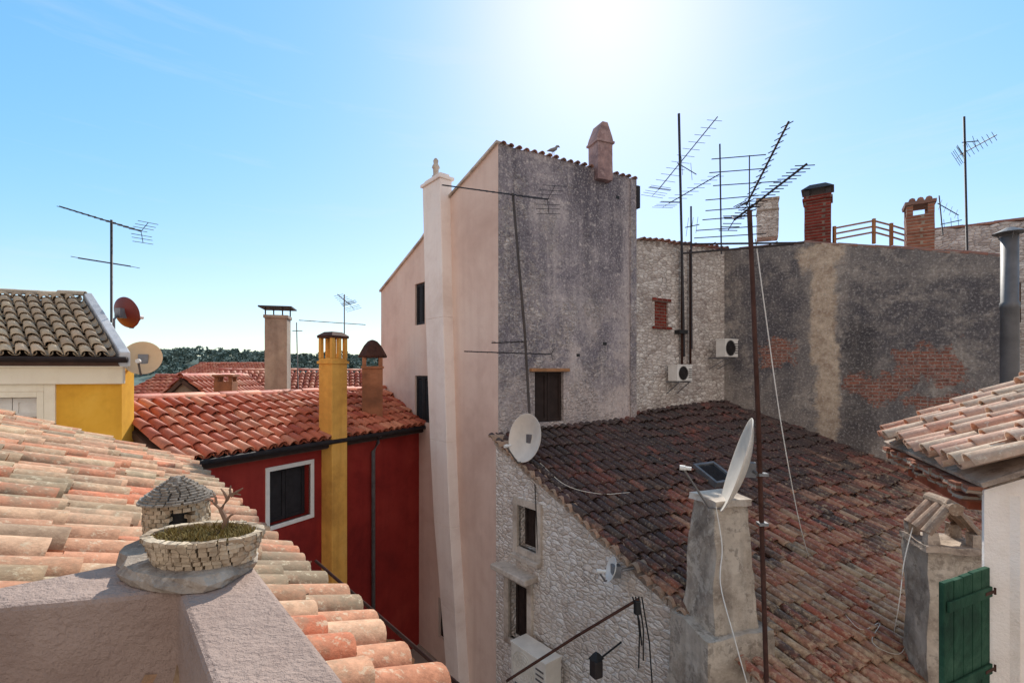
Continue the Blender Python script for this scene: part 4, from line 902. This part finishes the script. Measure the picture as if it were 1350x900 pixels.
# ------------------------------------------------------------------ aerials
def aerial(label, base, top, parts, mr=.018, mat='darkmetal', mastmat=None, mid=None):
    t = thing('tv_antenna', base, label, 'antenna', 'tv antennas on the rooftops')
    mb = MB(); mb.tube([base]+([mid] if mid else [])+[top], mr, 8); mb.build('mast', M[mastmat or mat], t, smooth=True)
    for (p, q, el, n, l0, l1, refl) in parts:
        mb = MB(); yagi(mb, p, q, el, n, l0, l1, refl=refl); mb.build('aerial', M[mat], t)
    return t
aerial('tall aerial with two yagi arms above the tan roof at far left', W(147, 425, 7.7), W(147, 290, 7.7), [
    (W(186, 305, 7.9), W(78, 272, 7.3), (.3, 1, .1), 13, .3, .14, .17), (W(172, 351, 8.0), W(103, 340, 7.4), (.35, 1, 0), 6, .42, .3, 0)])
aerial('thin mast with a long bare arm behind the ochre chimney', W(393, 515, 13.5), W(391, 425, 13.5), [(W(394, 422, 13.5), W(482, 428, 13.6), (.25, 1, .1), 5, .5, .4, 0), (W(386, 436, 13.5), W(398, 436, 13.5), (1, 0, 0), 1, .3, .3, 0)], .014)
aerial('small yagi aerial standing right of the ochre chimney', W(454, 520, 12.8), W(454, 388, 12.8), [(W(462, 402, 13.1), W(445, 388, 12.4), (.6, .6, .3), 7, .4, .25, .15)], .016)
aerial('bent thin mast with two long yagi arms at the left corner of the tower', W(701, 600, 8.7), W(676, 255, 8.7), [
    (W(722, 263, 9.0), W(583, 244, 8.2), (.75, .7, .22), 16, .6, .16, .25), (W(727, 467, 8.9), W(612, 463, 8.3), (.3, 1, .12), 9, .4, .2, .1), (W(648, 452, 8.6), W(694, 450, 8.75), (.2, 1, 0), 3, .8, .7, 0)], .024, 'darkmetal', 'mastgrey', W(692, 440, 8.7))
aerial('twin masted aerial with steep yagis beside the rubble wall', W(902, 470, 11.9), W(895, 150, 11.4), [
    (W(868, 250, 11.9), W(946, 154, 10.2), (1, -.6, -.4), 11, .5, .3, .25), (W(882, 268, 11.8), W(948, 230, 10.6), (.8, -.8, -.3), 8, .5, .35, .2), (W(893, 215, 11.4), W(918, 230, 11.0), (0, .2, 1), 2, .5, .4, 0)], .03)
aerial('thin second mast close right of the twin masted aerial', W(912, 460, 11.95), W(911, 272, 11.6), [(W(903, 300, 11.6), W(922, 296, 11.5), (.2, .2, 1), 3, .5, .4, 0)], .022)
t = aerial('slim mast with a grid of level rods left of the main mast', W(951, 335, 12.3), W(949, 190, 12.3), [], .02)
mb = MB()
for py, x0, x1 in ((208, 938, 1010), (226, 935, 1012), (243, 940, 1030), (262, 930, 1000), (276, 930, 1004), (288, 926, 1000), (302, 918, 1004), (312, 915, 1010)): mb.tube([W(x0, py+2, 12.5), W(x1, py-4, 12.0)], .013, 5)
mb.tube([W(988, 205, 12.1), W(988, 305, 12.1)], .014, 6); mb.build('aerial', M['darkmetal'], t)
mbse = V((W(1011, 870, 5.35).x, 5.35, 0)); mbse.z = roofz(mbse.x, mbse.y)-.05
mast = aerial('tall rusty mast in front of the dark roof with crossed yagi aerials', mbse, W(988, 278, 5.2), [
    (W(968, 290, 5.4), W(1064, 216, 4.75), (1, -.5, -.15), 18, .17, .17, .16), (W(984, 270, 5.25), W(1040, 160, 4.7), (1, -.2, .5), 14, .13, .12, .1),
    (W(900, 322, 5.3), W(1060, 320, 5.2), (.1, 1, .1), 2, .2, .2, 0), (W(900, 334, 5.2), W(1046, 322, 5.25), (.1, 1, .1), 2, .2, .2, 0)], .026, 'darkmetal', 'rust', W(1000, 560, 5.28))
for py in (625, 690):
    mb = MB(); mb.box(W(1005, py, 5.3), (.1, .08, .03)); mb.build('clamp', M['steel'], mast)
aerial('tall aerial with a small yagi at the far right skyline', W(1275, 330, 11.6), W(1271, 154, 11.6), [(W(1266, 204, 11.9), W(1314, 178, 11), (1, .4, -.8), 8, .4, .25, .12), (W(1268, 188, 11.6), W(1290, 186, 11.4), (0, .3, 1), 2, .3, .3, 0)], .024)
aerial('low aerial of thin rods right of the pale brick chimney', W(1243, 310, 12), W(1238, 258, 12), [(W(1236, 268, 12), W(1264, 284, 11.8), (.6, .4, .8), 4, .4, .3, 0), (W(1240, 296, 12), W(1268, 290, 11.8), (.3, .4, .8), 3, .3, .3, 0)], .014)

# ------------------------------------------------------------------ dishes
dish('satellite_dish', 'beige dish on the corner of the yellow wall', W(188, 472, 7.2), (.4, -.85, .25), .245, W(170, 500, 7.3), M['beige'])
dish('satellite_dish', 'maroon dish seen from behind at the yellow house ridge', W(166, 412, 8.2), (.22, .95, .25), .255, W(150, 440, 8.0), M['maroon'])
dish('satellite_dish', 'ivory dish at the left corner of the dark roof below the bent mast', W(693, 577, 8.55), (-.74, -.58, .2), .42, W(702, 625, 8.85), M['ivory'])
dish('satellite_dish', 'large ivory dish seen nearly edge on above the old rendered chimney', W(970, 612, 5.6), (-.88, .34, .3), .55, W(1003, 628, 5.3), M['ivory'], dep=.2)
dish('satellite_dish', 'tiny white dish on the sloping edge of the dark roof', W(806, 750, 6.8), (-.88, -.05, .3), .17, FL.pt(3.25, .05, roofz(*FL.pt(3.25, .05, 0).xy)), M['whitep'])

# ------------------------------------------------------------------ alley clutter
ac('air_conditioner', 'large cream air conditioner at the bottom below the stone wall window', FL, FL.hit(680, 900, -.35)[0], FL.hit(700, 905, -.35)[1], .85, .62, .12, .34, cm=M['creamp'], om=M['creamp'])
pl = thing('clothes_pole', FL.pt(3.4, 0, CZ-3.3), 'slanting rusty pole with hanging cords in front of the stone wall', 'pole')
mb = MB(); mb.tube([W(668, 897, 6.3), W(760, 838, 6.0), W(842, 789, 5.8)], .018, 8); mb.build('pole', M['rust'], pl, smooth=True)
for x0, x1, y1 in ((838, 842, 880), (842, 848, 870), (846, 860, 905), (834, 846, 850)):
    mb = MB(); mb.tube([W(x0, 786, 5.8), W((x0+x1)/2+3, (786+y1)/2, 5.8), W(x1, y1, 5.82)], .009, 5); mb.build('cord', M['black'], pl)
mb = MB(); mb.box(W(840, 800, 5.8), (.07, .06, .16), .3); mb.build('pulley', M['black'], pl, bev=.01)
lp = thing('wall_lantern', FL.pt(2.3, 0, CZ-3.8), 'small black wall lantern at the foot of the stone wall', 'lamp')
c = W(786, 880, 6.3); mb = MB(); mb.box(c, (.13, .13, .22), .5); mb.build('body', M['darkmetal'], lp, bev=.02)
mb = MB(); mb.lathe(c+V((0, 0, .12)), [(.105, 0), (.04, .07), (.001, .09)], 4); mb.build('hood', M['black'], lp)
mb = MB(); mb.tube([c+V((0, 0, .08)), c+FL.y*.5+V((0, 0, .16))], .013, 6); mb.build('bracket', M['black'], lp)
def cable(label, pts, r, mat):
    mb = MB(); out = []
    P = [V(p) for p in pts]; P = [P[0]*2-P[1]]+P+[P[-1]*2-P[-2]]
    for i in range(1, len(P)-2):
        for k in range(6):
            t = k/6; a, b, c, d = P[i-1], P[i], P[i+1], P[i+2]
            out.append(.5*((2*b)+(c-a)*t+(2*a-5*b+4*c-d)*t*t+(3*b-a-3*c+d)*t**3))
    out.append(P[-2]); mb.tube(out, r, 5); tag(mb.build('cable', mat, smooth=True), label, 'cable', 'loose cables')
cable('white cable hanging in a curve right of the rusty mast', [W(996, 315, 5.25), W(1010, 420, 5.4), W(1030, 560, 5.7), W(1052, 680, 6.2), on_roof(1066, 745)+V((0, 0, .13))], .006, M['whitep'])
cable('white cable running down the front of the old chimney', [W(944, 668, 5.45), W(952, 720, 5.4), W(950, 770, 5.25), W(968, 840, 5.0), W(986, 905, 4.9)], .006, M['whitep'])
cable('pale cable looped down beside the tile capped chimney', [W(1203, 695, 5.4), W(1192, 740, 5.4), W(1186, 790, 5.4), on_roof(1178, 850)+V((0, 0, .14))], .005, M['whitep'])
cable('pale cable sagging from the ivory dish across the dark tiles', [W(712, 610, 8.6), on_roof(745, 650)+V((0, 0, .14)), on_roof(790, 662)+V((0, 0, .14)), on_roof(830, 660)+V((0, 0, .14))], .007, M['ivory'])
cable('black cable dropping down the stone wall under the ivory dish', [W(704, 612, 8.75), FL.pt(FL.hit(708, 650)[0], -.04, FL.hit(708, 650)[1]), FL.pt(FL.hit(712, 740)[0], -.04, FL.hit(712, 740)[1])], .009, M['black'])
cable('tangle of pale cable lying on the lower right of the dark tiles', [on_roof(1110, 820)+V((0, 0, .15)), on_roof(1135, 845)+V((0, 0, .15)), on_roof(1160, 836)+V((0, 0, .15)), on_roof(1150, 862)+V((0, 0, .15)), on_roof(1185, 878)+V((0, 0, .15)), on_roof(1200, 850)+V((0, 0, .15))], .004, M['ivory'])

# ------------------------------------------------------------------ light, sky, camera
el = R(39); az = R(10.5)
sd = V((math.sin(az)*math.cos(el), math.cos(az)*math.cos(el), math.sin(el)))
sl = bpy.data.lights.new('sun', 'SUN'); sl.energy = 4.9; sl.angle = R(.53); sl.color = (1, .94, .85)
so_ = bpy.data.objects.new('sun', sl); COL.objects.link(so_); so_.rotation_euler = sd.to_track_quat('Z', 'Y').to_euler(); so_.location = (0, 0, 40)
w_ = bpy.data.worlds.new('World'); scene.world = w_; w_.use_nodes = True; nt = w_.node_tree
sk = nt.nodes.new('ShaderNodeTexSky'); sk.sky_type = 'NISHITA'; sk.sun_disc = False; sk.sun_elevation = el; sk.sun_rotation = az
sk.air_density = 1.0; sk.dust_density = .35; sk.ozone_density = 1.0; sk.altitude = 0
L_ = nd(nt, 'ShaderNodeRGBToBW', {0: sk.outputs[0]}).outputs[0]
f_ = mt(nt, 'MULTIPLY', mt(nt, 'POWER', mt(nt, 'MAXIMUM', L_, .01), -.36), 1.98)
vs1 = nd(nt, 'ShaderNodeVectorMath', {0: sk.outputs[0], 'Scale': f_}, operation='SCALE').outputs[0]
tn = mix(nt, sm(nt, L_, 1.8, 6.5), (.6, 1.0, 1.03, 1), (.93, .99, 1.06, 1))
tint = mix(nt, 1.0, vs1, tn, 'MULTIPLY')
gd = nd(nt, 'ShaderNodeTexCoord').outputs['Generated']
cm_ = nd(nt, 'ShaderNodeMapping', {'Vector': gd, 'Rotation': (0, R(-8), 0), 'Scale': (1.6, 1.6, 16)}).outputs[0]
cl = bw(nt, nz(nt, cm_, 1.6, 6, .6, .3), .55, .8)      # thin high cloud streaks
tint = mix(nt, mt(nt, 'MULTIPLY', cl, .22), tint, (5.6, 6.0, 6.5, 1))
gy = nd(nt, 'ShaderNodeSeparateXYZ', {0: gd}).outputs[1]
back_fill = sm(nt, gy, .1, -.7)      # fill light added to the sky behind the camera to brighten shaded walls
colr = mix(nt, back_fill, tint, (5.7, 5.1, 4.8, 1))
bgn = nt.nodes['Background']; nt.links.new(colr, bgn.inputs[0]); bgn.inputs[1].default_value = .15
cam = bpy.data.cameras.new('camera'); co = bpy.data.objects.new('camera', cam); COL.objects.link(co)
co.location = (0, 0, CZ); co.rotation_euler = (R(90), 0, 0); cam.sensor_width = 36; cam.lens = F/1350*36; cam.shift_y = (HY-450)/1350
cam.clip_start = .05; cam.clip_end = 4000; scene.camera = co
scene.view_settings.view_transform = 'Standard'; scene.view_settings.look = 'None'; scene.view_settings.exposure = 0
